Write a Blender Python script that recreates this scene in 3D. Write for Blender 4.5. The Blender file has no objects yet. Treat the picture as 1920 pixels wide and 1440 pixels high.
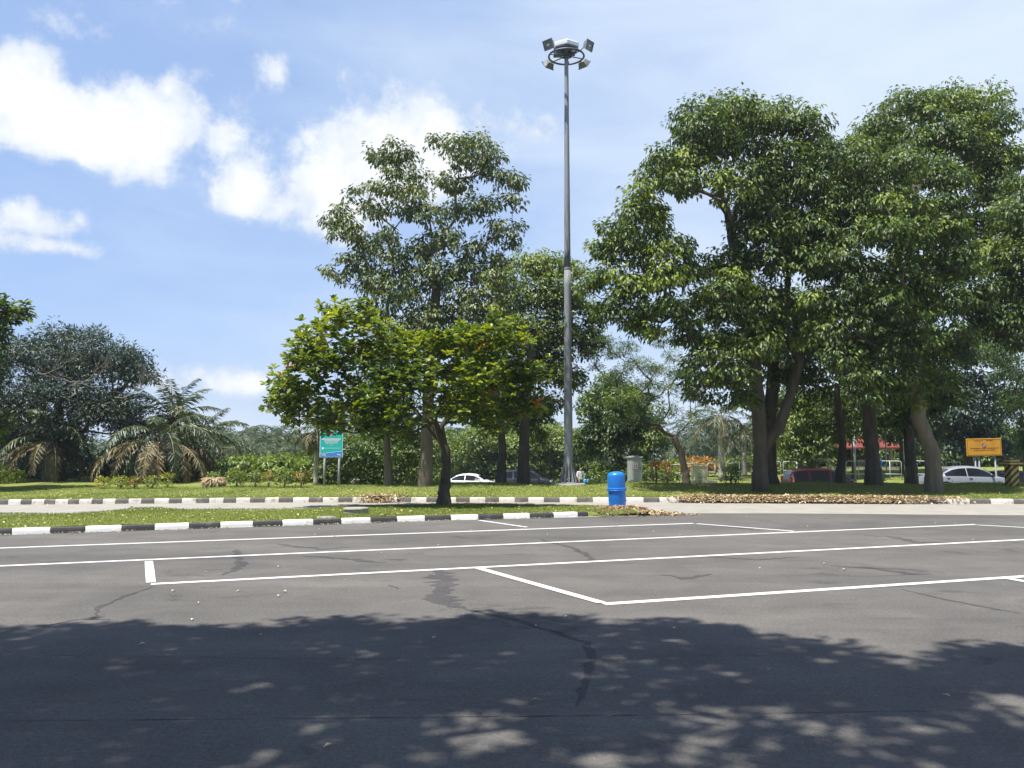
import bpy, bmesh, math, random
import numpy as np
from mathutils import Vector, Matrix
R = math.radians
scene = bpy.context.scene
COL = scene.collection
# ------------------------------------------------------------------ camera
EYE = 1.6; FPX = 1600.0; PITCH = R(4.431)
cd = bpy.data.cameras.new("camera"); cam = bpy.data.objects.new("camera", cd); COL.objects.link(cam)
cam.location = (0, 0, EYE); cam.rotation_euler = (R(90) + PITCH, 0, 0)
cd.sensor_width = 36; cd.lens = 36 * FPX / 1920; cd.clip_start = 0.05; cd.clip_end = 4000
scene.camera = cam
scene.view_settings.view_transform = 'Standard'; scene.view_settings.look = 'None'
scene.view_settings.gamma = 1; scene.view_settings.exposure = 0.92
# ------------------------------------------------------------------ sun: direction TO the sun
SUN = Vector((-0.27, -0.22, 0.93)).normalized()
sd = bpy.data.lights.new("sun", 'SUN'); sd.energy = 5.0; sd.angle = R(0.55); sd.color = (1, 0.955, 0.87)
so = bpy.data.objects.new("sun", sd); COL.objects.link(so)
so.rotation_euler = SUN.to_track_quat('Z', 'Y').to_euler()

def raydir(px, py):
    r = (px - 960) / FPX; u = (720 - py) / FPX
    return Vector((r, math.cos(PITCH) - u * math.sin(PITCH), math.sin(PITCH) + u * math.cos(PITCH)))
def P(px, py, D):
    d = raydir(px, py); return Vector((0, 0, EYE)) + d * (D / d.y)
def G(px, py, z=0.0):
    d = raydir(px, py); return Vector((0, 0, EYE)) + d * ((z - EYE) / d.z)

# ------------------------------------------------------------------ world: sky with clouds
def build_world():
    w = bpy.data.worlds.new("World"); scene.world = w; w.use_nodes = True
    nt = w.node_tree; nt.nodes.clear(); N = nt.nodes.new; L = nt.links.new
    out = N('ShaderNodeOutputWorld'); bg = N('ShaderNodeBackground'); bg.inputs[1].default_value = 0.1
    sky = N('ShaderNodeTexSky'); sky.sky_type = 'NISHITA'; sky.sun_disc = False
    sky.sun_elevation = math.asin(SUN.z); sky.sun_rotation = math.atan2(SUN.x, SUN.y)
    sky.air_density = 1.0; sky.dust_density = 1.0; sky.ozone_density = 1.6; sky.altitude = 0
    tc = N('ShaderNodeTexCoord')
    def m(op, a, b=None, c=None, clamp=False):
        n = N('ShaderNodeMath'); n.operation = op; n.use_clamp = clamp
        for i, v in enumerate((a, b, c)):
            if v is None: continue
            if isinstance(v, (int, float)): n.inputs[i].default_value = v
            else: L(v, n.inputs[i])
        return n.outputs[0]
    def noise(scale, vec, detail=6, rough=0.55, lac=2.0, dist=0.0):
        n = N('ShaderNodeTexNoise'); n.inputs['Scale'].default_value = scale; n.inputs['Detail'].default_value = detail
        n.inputs['Roughness'].default_value = rough; n.inputs['Distortion'].default_value = dist; L(vec, n.inputs['Vector']); return n
    vec = tc.outputs['Generated']
    nz = noise(3.5, vec, 4)
    off = N('ShaderNodeVectorMath'); off.operation = 'SUBTRACT'; L(nz.outputs['Color'], off.inputs[0]); off.inputs[1].default_value = (.5, .5, .5)
    off2 = N('ShaderNodeVectorMath'); off2.operation = 'SCALE'; L(off.outputs[0], off2.inputs[0]); off2.inputs['Scale'].default_value = 0.15
    vv = N('ShaderNodeVectorMath'); vv.operation = 'ADD'; L(vec, vv.inputs[0]); L(off2.outputs[0], vv.inputs[1])
    # (px, py, half-width, half-height, strength): cloud directions measured off the photograph
    blobs = [(40, 165, 120, 95, 1.1), (120, 210, 130, 90, 1.25), (200, 225, 130, 95, 1.25), (270, 250, 95, 110, 1.15), (300, 180, 45, 60, .9),
             (375, 65, 85, 45, .42), (505, 190, 50, 50, .45), (405, 280, 95, 60, .62), (420, 5, 150, 35, .5),
             (98, 435, 70, 55, 1.05), (95, 480, 95, 36, .95), (450, 355, 120, 65, .85), (380, 340, 80, 50, .5), (530, 380, 100, 60, .7), (590, 350, 125, 110, .95),
             (700, 310, 150, 110, 1), (650, 410, 90, 80, .85), (800, 290, 160, 110, .8), (930, 320, 130, 130, .5), (1035, 345, 45, 35, .45),
             (1000, 250, 220, 100, .5), (560, 560, 0, 0, 0), (470, 740, 260, 50, .5), (110, 0, 140, 25, .4)]
    tot = None
    for (px, py, hw, hh, s) in blobs:
        if s == 0: continue
        c = raydir(px, py).normalized()
        a = N('ShaderNodeVectorMath'); a.operation = 'SUBTRACT'; L(vv.outputs[0], a.inputs[0]); a.inputs[1].default_value = c
        b = N('ShaderNodeVectorMath'); b.operation = 'MULTIPLY'; L(a.outputs[0], b.inputs[0])
        b.inputs[1].default_value = (FPX / hw / 1.06, FPX / hw / 2, FPX / hh / 1.06)
        l = N('ShaderNodeVectorMath'); l.operation = 'LENGTH'; L(b.outputs[0], l.inputs[0])
        v = m('MULTIPLY', m('SUBTRACT', 1.16, l.outputs['Value'], clamp=False), s)
        tot = v if tot is None else m('SMOOTH_MAX', tot, v, 0.15)
    nb = noise(10, vec, 10, 0.66); nf = noise(2.2, vec, 5, 0.55)
    d = m('ADD', tot, m('MULTIPLY', m('SUBTRACT', nb.outputs['Fac'], 0.5), 1.9))
    mr = N('ShaderNodeMapRange'); mr.interpolation_type = 'SMOOTHSTEP'; L(d, mr.inputs[0]); mr.inputs[1].default_value = 0.26; mr.inputs[2].default_value = .66
    # thin veil: stronger to the right and at the horizon
    sx = N('ShaderNodeSeparateXYZ'); L(vec, sx.inputs[0])
    mp = N('ShaderNodeMapping'); mp.inputs['Scale'].default_value = (1.3, 1.3, 4.5); mp.inputs['Rotation'].default_value = (0, R(14), 0); L(vec, mp.inputs[0])
    nv = noise(2.3, mp.outputs[0], 7, 0.55, dist=.3)
    veil = m('ADD', m('MULTIPLY', sx.outputs[0], 0.95), m('MULTIPLY', m('SUBTRACT', nv.outputs['Fac'], .5), 1.7))
    veil = m('ADD', veil, m('MULTIPLY', m('MAXIMUM', m('SUBTRACT', 0.13, sx.outputs[2]), 0), 3.0))
    veil = m('SUBTRACT', veil, m('MULTIPLY', m('MAXIMUM', m('SUBTRACT', sx.outputs[2], 0.5), 0), 2.5))
    veil = m('SUBTRACT', veil, m('MULTIPLY', m('MAXIMUM', m('MULTIPLY', sx.outputs[1], -1), 0), 1.0))
    vr = N('ShaderNodeMapRange'); vr.interpolation_type = 'SMOOTHSTEP'; L(veil, vr.inputs[0]); vr.inputs[1].default_value = -0.7; vr.inputs[2].default_value = 0.85; vr.inputs[4].default_value = 0.85
    # colour adjust of the clear sky
    tint = N('ShaderNodeMixRGB'); tint.blend_type = 'MULTIPLY'; tint.inputs[0].default_value = 1; L(sky.outputs[0], tint.inputs[1]); tint.inputs[2].default_value = SKYTINT
    zf = N('ShaderNodeMapRange'); L(sx.outputs[2], zf.inputs[0]); zf.inputs[1].default_value = .5; zf.inputs[2].default_value = .85; zf.inputs[3].default_value = .68; zf.inputs[4].default_value = .15
    pale = N('ShaderNodeMixRGB'); L(zf.outputs[0], pale.inputs[0]); L(tint.outputs[0], pale.inputs[1]); pale.inputs[2].default_value = PALE
    hz = N('ShaderNodeMixRGB'); L(vr.outputs[0], hz.inputs[0]); L(pale.outputs[0], hz.inputs[1]); hz.inputs[2].default_value = VEIL
    cl = N('ShaderNodeMixRGB'); L(mr.outputs[0], cl.inputs[0]); L(hz.outputs[0], cl.inputs[1])
    cr = N('ShaderNodeMapRange'); cr.interpolation_type = 'SMOOTHSTEP'; L(m('ADD', d, m('MULTIPLY', noise(16, vec, 6, .6).outputs['Fac'], .9)), cr.inputs[0]); cr.inputs[1].default_value = .75; cr.inputs[2].default_value = 1.6
    cc = N('ShaderNodeMixRGB'); L(cr.outputs[0], cc.inputs[0]); cc.inputs[1].default_value = CLOUDA; cc.inputs[2].default_value = CLOUDB
    L(cc.outputs[0], cl.inputs[2])
    L(cl.outputs[0], bg.inputs[0]); L(bg.outputs[0], out.inputs[0])
PALE = (2.25, 3.2, 5.0, 1); SKYTINT = (.80, .84, 1.0, 1); VEIL = (4.4, 5.0, 5.7, 1); CLOUDA = (3.9, 4.35, 5.1, 1); CLOUDB = (5.9, 6.0, 6.1, 1)
build_world()

# ------------------------------------------------------------------ tagging / object helpers
def tag(o, label=None, cat=None, group=None, kind=None):
    if label: o['label'] = label
    if cat: o['category'] = cat
    if group: o['group'] = group
    if kind: o['kind'] = kind
    return o
def empty(name, loc, rz=0.0):
    o = bpy.data.objects.new(name, None); COL.objects.link(o); o.empty_display_size = 0.3
    o.location = loc; o.rotation_euler = (0, 0, rz); return o
def link(name, me, parent=None):
    o = bpy.data.objects.new(name, me); COL.objects.link(o)
    if parent is not None: o.parent = parent
    return o
class MB:
    def __init__(s): s.v = []; s.f = []; s.m = []; s.sm = []
    def add(s, vs, fs, mi=0, smooth=False, mat=None):
        b = len(s.v)
        for v in vs: s.v.append(tuple(mat @ Vector(v)) if mat is not None else tuple(v))
        for f in fs: s.f.append([b + i for i in f]); s.m.append(mi); s.sm.append(smooth)
        return s
    def box(s, c, d, mi=0, bev=0.0, mat=None):
        cx, cy, cz = c; x, y, z = d[0] / 2, d[1] / 2, d[2] / 2
        if bev <= 0:
            vs = [(cx + i * x, cy + j * y, cz + k * z) for k in (-1, 1) for j in (-1, 1) for i in (-1, 1)]
            return s.add(vs, [(0, 2, 3, 1), (4, 5, 7, 6), (0, 1, 5, 4), (2, 6, 7, 3), (0, 4, 6, 2), (1, 3, 7, 5)], mi, False, mat)
        bm = bmesh.new(); bmesh.ops.create_cube(bm, size=1)
        bmesh.ops.scale(bm, vec=d, verts=bm.verts); bmesh.ops.bevel(bm, geom=bm.edges[:], offset=bev, segments=2, affect='EDGES', profile=.6)
        bmesh.ops.translate(bm, vec=c, verts=bm.verts); bm.verts.index_update()
        s.add([v.co.copy() for v in bm.verts], [[v.index for v in f.verts] for f in bm.faces], mi, False, mat); bm.free(); return s
    def tube(s, pts, rad, sides=8, mi=0, smooth=True, cap=True, mat=None, jit=0.0, rng=None):
        pts = [Vector(p) for p in pts]; n = len(pts)
        if isinstance(rad, (int, float)): rad = [rad] * n
        vs = []; ref = None
        for i, p in enumerate(pts):
            t = (pts[min(i + 1, n - 1)] - pts[max(i - 1, 0)]).normalized()
            if ref is None: ref = t.orthogonal().normalized()
            a = (ref - t * ref.dot(t)).normalized(); ref = a; b = t.cross(a)
            for k in range(sides):
                th = 2 * math.pi * k / sides; rr = rad[i] * (1 + (rng.uniform(-jit, jit) if rng else 0))
                vs.append(p + (a * math.cos(th) + b * math.sin(th)) * rr)
        fs = [(i * sides + k, i * sides + (k + 1) % sides, (i + 1) * sides + (k + 1) % sides, (i + 1) * sides + k) for i in range(n - 1) for k in range(sides)]
        s.add(vs, fs, mi, smooth, mat)
        if cap:
            b = len(s.v) - n * sides
            s.f.append([b + k for k in range(sides)][::-1]); s.m.append(mi); s.sm.append(False)
            s.f.append([b + (n - 1) * sides + k for k in range(sides)]); s.m.append(mi); s.sm.append(False)
        return s
    def lathe(s, prof, sides=24, c=(0, 0, 0), mi=0, smooth=True, mat=None):
        vs = []; n = len(prof)
        for (r, z) in prof:
            for k in range(sides):
                th = 2 * math.pi * k / sides; vs.append((c[0] + r * math.cos(th), c[1] + r * math.sin(th), c[2] + z))
        fs = [(i * sides + k, i * sides + (k + 1) % sides, (i + 1) * sides + (k + 1) % sides, (i + 1) * sides + k) for i in range(n - 1) for k in range(sides)]
        fs.append(tuple(range(sides))[::-1]); fs.append(tuple((n - 1) * sides + k for k in range(sides)))
        return s.add(vs, fs, mi, smooth, mat)
    def build(s, name, mats, parent=None, autosmooth=None):
        me = bpy.data.meshes.new(name); me.from_pydata(s.v, [], s.f)
        for m_ in (mats if isinstance(mats, (list, tuple)) else [mats]): me.materials.append(m_)
        me.polygons.foreach_set('material_index', s.m); me.polygons.foreach_set('use_smooth', s.sm)
        if autosmooth:
            try: me.set_sharp_from_angle(angle=R(autosmooth))
            except Exception: pass
        me.update(); return link(name, me, parent)

# ------------------------------------------------------------------ materials
def newmat(name):
    m = bpy.data.materials.new(name); m.use_nodes = True; nt = m.node_tree
    return m, nt, nt.nodes['Principled BSDF']
def nnoise(nt, scale, detail=4, rough=.55, coord='Object', stretch=None, dist=0):
    tc = nt.nodes.new('ShaderNodeTexCoord'); n = nt.nodes.new('ShaderNodeTexNoise')
    n.inputs['Scale'].default_value = scale; n.inputs['Detail'].default_value = detail; n.inputs['Roughness'].default_value = rough; n.inputs['Distortion'].default_value = dist
    src = tc.outputs[coord]
    if stretch:
        mp = nt.nodes.new('ShaderNodeMapping'); mp.inputs['Scale'].default_value = stretch; nt.links.new(src, mp.inputs[0]); src = mp.outputs[0]
    nt.links.new(src, n.inputs['Vector']); return n
def ramp(nt, fac, stops):
    r = nt.nodes.new('ShaderNodeValToRGB'); nt.links.new(fac, r.inputs[0]); e = r.color_ramp.elements
    while len(e) < len(stops): e.new(0.5)
    for i, (p, c) in enumerate(stops):
        e[i].position = p; e[i].color = (c[0], c[1], c[2], 1)
    return r
def mat(name, col, rough=.6, var=.12, scale=3.0, bump=0.0, bscale=40, metal=0.0, spec=.5, stretch=None, coat=0.0, coord='Object', dirt=None):
    m, nt, b = newmat(name)
    n = nnoise(nt, scale, 5, .6, coord, stretch)
    lo = tuple(max(0, c * (1 - var)) for c in col); hi = tuple(min(1, c * (1 + var)) for c in col)
    r = ramp(nt, n.outputs['Fac'], [(0.3, lo), (0.7, hi)]); last = r.outputs[0]
    if dirt:
        n2 = nnoise(nt, dirt[1], 6, .65, coord, stretch); r2 = ramp(nt, n2.outputs['Fac'], [(dirt[2], (0, 0, 0)), (dirt[2] + .12, (1, 1, 1))])
        mx = nt.nodes.new('ShaderNodeMixRGB'); nt.links.new(r2.outputs[0], mx.inputs[0]); nt.links.new(last, mx.inputs[1]); mx.inputs[2].default_value = (*dirt[0], 1); last = mx.outputs[0]
    nt.links.new(last, b.inputs['Base Color'])
    b.inputs['Roughness'].default_value = rough; b.inputs['Metallic'].default_value = metal; b.inputs['Specular IOR Level'].default_value = spec
    if coat: b.inputs['Coat Weight'].default_value = coat; b.inputs['Coat Roughness'].default_value = .08
    if bump:
        nb = nnoise(nt, bscale, 4, .6, coord, stretch); bp = nt.nodes.new('ShaderNodeBump'); bp.inputs['Strength'].default_value = bump; bp.inputs['Distance'].default_value = .02
        nt.links.new(nb.outputs['Fac'], bp.inputs['Height']); nt.links.new(bp.outputs[0], b.inputs['Normal'])
    return m
def leafmat(name, stops, rough=.42, trans=.3, spec=.5):
    m, nt, b = newmat(name); a = nt.nodes.new('ShaderNodeAttribute'); a.attribute_name = 'tint'
    r = ramp(nt, a.outputs['Fac'], stops); nt.links.new(r.outputs[0], b.inputs['Base Color'])
    b.inputs['Roughness'].default_value = rough; b.inputs['Specular IOR Level'].default_value = spec
    t = nt.nodes.new('ShaderNodeBsdfTranslucent')
    hs = nt.nodes.new('ShaderNodeHueSaturation'); hs.inputs['Hue'].default_value = .485; hs.inputs['Saturation'].default_value = 1.1; hs.inputs['Value'].default_value = 1.5
    nt.links.new(r.outputs[0], hs.inputs['Color']); nt.links.new(hs.outputs[0], t.inputs['Color'])
    mx = nt.nodes.new('ShaderNodeMixShader'); mx.inputs[0].default_value = trans
    nt.links.new(b.outputs[0], mx.inputs[1]); nt.links.new(t.outputs[0], mx.inputs[2]); nt.links.new(mx.outputs[0], nt.nodes['Material Output'].inputs[0])
    return m

def asphalt_mat(name='asphalt', base=(0.106, 0.102, 0.0955)):
    m, nt, b = newmat(name)
    fine = nnoise(nt, 110, 5, .95); mid = nnoise(nt, 1.1, 6, .62, dist=.6); big = nnoise(nt, .16, 4, .5, stretch=(1, 2.2, 1)); sp = nnoise(nt, 46, 2, .6)
    r1 = ramp(nt, fine.outputs['Fac'], [(0.3, tuple(c * .5 for c in base)), (0.72, tuple(c * 1.55 for c in base))])
    def mul(a, bb, f):
        x = nt.nodes.new('ShaderNodeMixRGB'); x.blend_type = 'MULTIPLY'; x.inputs[0].default_value = f; nt.links.new(a, x.inputs[1]); nt.links.new(bb, x.inputs[2]); return x.outputs[0]
    r2 = ramp(nt, mid.outputs['Fac'], [(0.3, (.84, .84, .85)), (.7, (1.12, 1.11, 1.1))])
    r3 = ramp(nt, big.outputs['Fac'], [(0.35, (.86, .86, .87)), (.65, (1.1, 1.09, 1.08))])
    gr = nnoise(nt, 30, 4, .85); rg_ = ramp(nt, gr.outputs['Fac'], [(.32, (.72, .72, .73)), (.66, (1.24, 1.24, 1.23))]); gr2 = nnoise(nt, .5, 5, .6, stretch=(.25, 3, 1)); rg2 = ramp(nt, gr2.outputs['Fac'], [(.35, (.90, .90, .90)), (.65, (1.08, 1.08, 1.08))])
    c = mul(mul(mul(mul(r1.outputs[0], r2.outputs[0], 1), r3.outputs[0], 1), rg_.outputs[0], 1), rg2.outputs[0], 1)
    r4 = ramp(nt, sp.outputs['Fac'], [(0.66, (0, 0, 0)), (.72, (1, 1, 1))])
    x = nt.nodes.new('ShaderNodeMixRGB'); nt.links.new(r4.outputs[0], x.inputs[0]); nt.links.new(c, x.inputs[1]); x.inputs[2].default_value = (.17, .165, .16, 1)
    # dark oil / damp stains with shapes of their own
    st = nnoise(nt, .38, 7, .72, dist=1.6, stretch=(1, 1.8, 1)); r5 = ramp(nt, st.outputs['Fac'], [(0.33, (.66, .66, .67)), (.40, (1, 1, 1))])
    nt.links.new(mul(x.outputs[0], r5.outputs[0], 1), b.inputs['Base Color'])
    b.inputs['Roughness'].default_value = .9; b.inputs['Specular IOR Level'].default_value = .12
    bp = nt.nodes.new('ShaderNodeBump'); bp.inputs['Strength'].default_value = .5; bp.inputs['Distance'].default_value = .006
    nt.links.new(fine.outputs['Fac'], bp.inputs['Height']); nt.links.new(bp.outputs[0], b.inputs['Normal']); return m
def lawn_mat():
    m, nt, b = newmat('lawn'); n1 = nnoise(nt, .35, 5, .6); n2 = nnoise(nt, 9, 6, .75, stretch=(1, 1, 1)); n3 = nnoise(nt, 60, 3, .7)
    r1 = ramp(nt, n1.outputs['Fac'], [(.3, (.13, .17, .035)), (.5, (.18, .21, .05)), (.7, (.24, .245, .075))])
    r2 = ramp(nt, n2.outputs['Fac'], [(.25, (.5, .52, .45)), (.55, (1, 1, 1)), (.8, (1.35, 1.3, 1.3))])
    r3 = ramp(nt, n3.outputs['Fac'], [(.3, (.6, .6, .6)), (.7, (1.3, 1.3, 1.3))])
    a = nt.nodes.new('ShaderNodeMixRGB'); a.blend_type = 'MULTIPLY'; a.inputs[0].default_value = 1; nt.links.new(r1.outputs[0], a.inputs[1]); nt.links.new(r2.outputs[0], a.inputs[2])
    c = nt.nodes.new('ShaderNodeMixRGB'); c.blend_type = 'MULTIPLY'; c.inputs[0].default_value = 1; nt.links.new(a.outputs[0], c.inputs[1]); nt.links.new(r3.outputs[0], c.inputs[2])
    nt.links.new(c.outputs[0], b.inputs['Base Color']); b.inputs['Roughness'].default_value = .9; b.inputs['Specular IOR Level'].default_value = .15
    bp = nt.nodes.new('ShaderNodeBump'); bp.inputs['Strength'].default_value = .8; bp.inputs['Distance'].default_value = .04
    nt.links.new(n2.outputs['Fac'], bp.inputs['Height']); nt.links.new(bp.outputs[0], b.inputs['Normal']); return m
M = {}
M['asphalt'] = asphalt_mat()
M['crack'] = mat('crack_filler', (.045, .044, .047), .75, .3, 8, .3, 90)
M['lawn'] = lawn_mat()
M['concrete_road'] = mat('concrete_road', (.25, .235, .205), .85, .14, 1.5, .2, 60, dirt=((.2, .18, .15), 2.2, .6))
M['paint'] = mat('road_paint', (.60, .60, .58), .6, .08, 5, .2, 120, dirt=((.30, .295, .285), 17, .58))
M['kerb_white'] = mat('kerb_white', (.78, .77, .74), .65, .07, 4, .25, 60, dirt=((.40, .36, .29), 3.6, .57))
M['kerb_white_old'] = mat('kerb_white_worn', (.60, .56, .50), .75, .12, 4, .25, 60, dirt=((.33, .28, .23), 3.5, .52))
M['kerb_black'] = mat('kerb_black', (.045, .042, .042), .7, .2, 5, .25, 60, dirt=((.11, .10, .09), 4, .58))
M['kerb_black_old'] = mat('kerb_black_worn', (.105, .095, .088), .75, .2, 5, .25, 60, dirt=((.2, .17, .14), 4, .56))
M['concrete'] = mat('grey_concrete', (.26, .25, .21), .85, .15, 5, .3, 50, dirt=((.14, .15, .09), 4, .55))
M['bark'] = mat('bark', (.060, .051, .034), .9, .45, 5, 1.0, 16, stretch=(1, 1, .25), dirt=((.12, .11, .08), 3, .6))
M['bark_light'] = mat('bark_light', (.125, .105, .07), .9, .35, 4, 1.0, 16, stretch=(1, 1, .25), dirt=((.09, .075, .06), 3, .6))
M['palm_bark'] = mat('palm_bark', (.30, .28, .23), .85, .25, 6, .6, 14, stretch=(.3, .3, 2))
M['steel'] = mat('galvanised_steel', (.24, .26, .28), .6, .12, 3, .05, 60, metal=.1, stretch=(1, 1, .2))
M['steel_dark'] = mat('dark_steel', (.09, .1, .13), .5, .2, 6, .1, 50, metal=.3)
M['mast'] = mat('mast_metal', (.21, .225, .235), .65, .15, 1.2, .05, 40, metal=.0, stretch=(2, 2, .25), dirt=((.09, .10, .115), 2.4, .52))
M['blue'] = mat('blue_plastic', (.010, .155, .52), .32, .08, 2.5, .05, 30, spec=.5, dirt=((.02, .12, .36), 6, .68))
M['blue_light'] = mat('light_blue_plastic', (.03, .30, .62), .4, .08, 2)
M['white'] = mat('white_paint', (.75, .76, .77), .5, .05, 2)
M['glass'] = mat('dark_glass', (.008, .010, .012), .12, .1, 1, spec=.25)
M['tyre'] = mat('tyre', (.02, .02, .02), .8, .2, 10)
M['rim'] = mat('rim', (.4, .41, .42), .3, .1, 5, metal=.7)
M['red_lamp'] = mat('tail_lamp', (.16, .006, .008), .2, .1, 5, coat=.6)
M['lamp'] = mat('head_lamp', (.6, .62, .65), .1, .05, 5, coat=.8)
def leafset(lo, mid, hi, top): return [(0, lo), (.45, mid), (.8, hi), (1, top)]
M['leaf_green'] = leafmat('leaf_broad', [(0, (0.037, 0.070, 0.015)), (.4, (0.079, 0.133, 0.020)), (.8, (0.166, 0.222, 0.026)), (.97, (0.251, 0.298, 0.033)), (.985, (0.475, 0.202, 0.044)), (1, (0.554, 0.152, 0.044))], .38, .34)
M['leaf_dark'] = leafmat('leaf_drooping', leafset((0.025, 0.048, 0.011), (0.061, 0.103, 0.019), (0.122, 0.179, 0.029), (0.272, 0.336, 0.044)), .45, .28, .35)
M['leaf_tall'] = leafmat('leaf_grey_green', leafset((0.035, 0.058, 0.019), (0.074, 0.110, 0.032), (0.135, 0.172, 0.046), (0.230, 0.262, 0.069)), .45, .25, .4)
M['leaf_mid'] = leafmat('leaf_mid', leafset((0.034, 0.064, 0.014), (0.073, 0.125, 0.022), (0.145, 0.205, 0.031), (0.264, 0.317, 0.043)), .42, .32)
M['leaf_feather'] = leafmat('leaf_feathery', leafset((.03, .06, .02), (.06, .12, .025), (.12, .19, .03), (.2, .27, .04)), .5, .4)
M['leaf_blue'] = leafmat('leaf_bluish', leafset((0.016, 0.034, 0.022), (0.032, 0.060, 0.034), (0.057, 0.090, 0.046), (0.115, 0.132, 0.063)), .45, .2)
M['palm'] = leafmat('palm_leaflet', leafset((.022, .042, .016), (.045, .075, .025), (.09, .12, .04), (.2, .19, .07)), .38, .25, .6)
M['palm_dry'] = leafmat('palm_leaflet_dry', leafset((.06, .06, .025), (.14, .12, .05), (.24, .185, .085), (.33, .2, .1)), .5, .2)
M['shrub_orange'] = leafmat('leaf_orange', [(0, (.09, .12, .02)), (.4, (.2, .2, .03)), (.6, (.38, .2, .04)), (1, (.44, .18, .045))], .45, .3)
M['shrub_yellow'] = leafmat('leaf_yellow', [(0, (.07, .11, .02)), (.5, (.2, .26, .03)), (.9, (.36, .36, .05)), (1, (.45, .2, .04))], .45, .3)
M['leaf_litter'] = leafmat('leaf_litter', leafset((.15, .10, .05), (.36, .27, .16), (.52, .42, .26), (.66, .56, .38)), .7, .1, .3)
M['leaf_fallen'] = leafmat('leaf_fallen', leafset((.25, .2, .06), (.42, .38, .15), (.5, .47, .25), (.62, .6, .5)), .7, .1, .3)
M['grass'] = leafmat('grass_blade', leafset((.085, .125, .02), (.15, .195, .034), (.22, .25, .06), (.34, .33, .13)), .55, .3, .3)

# ------------------------------------------------------------------ terrain height
def sm(a, b, x):
    t = min(1, max(0, (x - a) / (b - a))); return t * t * (3 - 2 * t)
def kerb_y(x):      # far kerb, front face
    return 26.35 - 0.9 * sm(4, 17, x) - 1.15 * sm(-5, -16, x)
def hn(x, y): return .03 * math.sin(x * .9 + y * .5) + .02 * math.sin(x * 2.1 - y * 1.3 + 1)
def H(x, y):
    ky = kerb_y(x) + .16
    if y < ky + .02: return -0.02
    crest = .24 + .12 * sm(-9, -3, x)
    z = .125 + (crest - .125) * sm(ky, 31.0, y)
    zc = -1.35 + .5 * sm(3, 8, x)
    zb = -1.65 + 1.4 * sm(4, 13, x) + .55 * sm(15, 26, x)
    drop = sm(32.3, 38, y) * sm(-8.5, -5.5, x)
    zr = z * (1 - drop) + zc * drop
    zr += (zb - zc) * sm(50 + 8 * (1 - sm(3, 8, x)), 62 + 2 * (1 - sm(3, 8, x)), y) * drop
    return zr + hn(x, y) * sm(ky, ky + 2, y) * (1 if y < 90 else 0)
def on_ground(px, py, d0=24, d1=120):
    D = d0; d1 = 33.0 if px > 690 else d1
    while D < d1:
        p = P(px, py, D)
        if p.z <= H(p.x, p.y): return Vector((p.x, p.y, H(p.x, p.y)))
        D += .05
    return at(px, 32.5) if px > 690 else Vector((p.x, p.y, H(p.x, p.y)))
def crest(px, D=32.4):
    return at(px, D)
def at(px, D, dz=0.0):
    p = P(px, 844, D); return Vector((p.x, D, H(p.x, D) + dz))

def build_ground():
    xs = sorted(set([-900, -500, -300, -200, -140, -100, -80] + [round(-66 + .7 * i, 3) for i in range(190)] + [80, 100, 140, 200, 300, 500, 900]))
    ys = sorted(set([-300, -100, -40, -20, 0, 10, 18, 22, 24] + [round(24.9 + .16 * i, 3) for i in range(62)] + [round(35 + .8 * i, 3) for i in range(60)] + [85, 92, 100, 120, 150, 200, 300, 500, 900, 1500]))
    v = [(x, y, H(x, y)) for y in ys for x in xs]; nx = len(xs)
    f = [(j * nx + i, j * nx + i + 1, (j + 1) * nx + i + 1, (j + 1) * nx + i) for j in range(len(ys) - 1) for i in range(nx - 1)]
    mb = MB(); mb.add(v, f, 0, True); tag(mb.build('ground', M['lawn']), kind='structure')
build_ground()
def sheet(name, pts, z, m, kind='structure', parent=None):
    mb = MB(); mb.add([(p[0], p[1], z) for p in pts], [tuple(range(len(pts)))]); o = mb.build(name, m, parent)
    if o.data.polygons[0].normal.z < 0: o.data.flip_normals()
    if kind: tag(o, kind=kind)
    return o
sheet('parking_lot', [(-90, -40), (90, -40), (90, 22.2), (-90, 22.2)], 0.0, M['asphalt'])
# concrete road behind the asphalt, its front edge slightly wavy
pts = []
for i in range(0, 121):
    x = -60 + i; kyy = min(20.3, 16.15 + .355 * (x + 9.66)); y = 21.7 + .10 * math.sin(x * .35) - .5 * sm(6, 14, x) if x > 3 else max(9.0, kyy + .5)
    pts.append((x, y))
top = [(x, kerb_y(x) + .05) for x in range(60, -61, -1)]
mb = MB(); n = len(pts)
vs = [(p[0], p[1], .004) for p in pts] + [(p[0], p[1], .004) for p in top[::-1]]
mb.add(vs, [(i, i + 1, n + i + 1, n + i) for i in range(n - 1)]); tag(mb.build('road', M['concrete_road']), kind='structure')
# lower car park behind the grassy crest
mb = MB(); xs = [-4 + 1.5 * i for i in range(40)]; ys = [39 + 1.0 * j for j in range(12)]
mb.add([(x, y, H(x, y) + .03) for y in ys for x in xs], [(j * 40 + i, j * 40 + i + 1, (j + 1) * 40 + i + 1, (j + 1) * 40 + i) for j in range(11) for i in range(39)], 0, True)
tag(mb.build('car_park', M['asphalt']), kind='structure')

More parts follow.
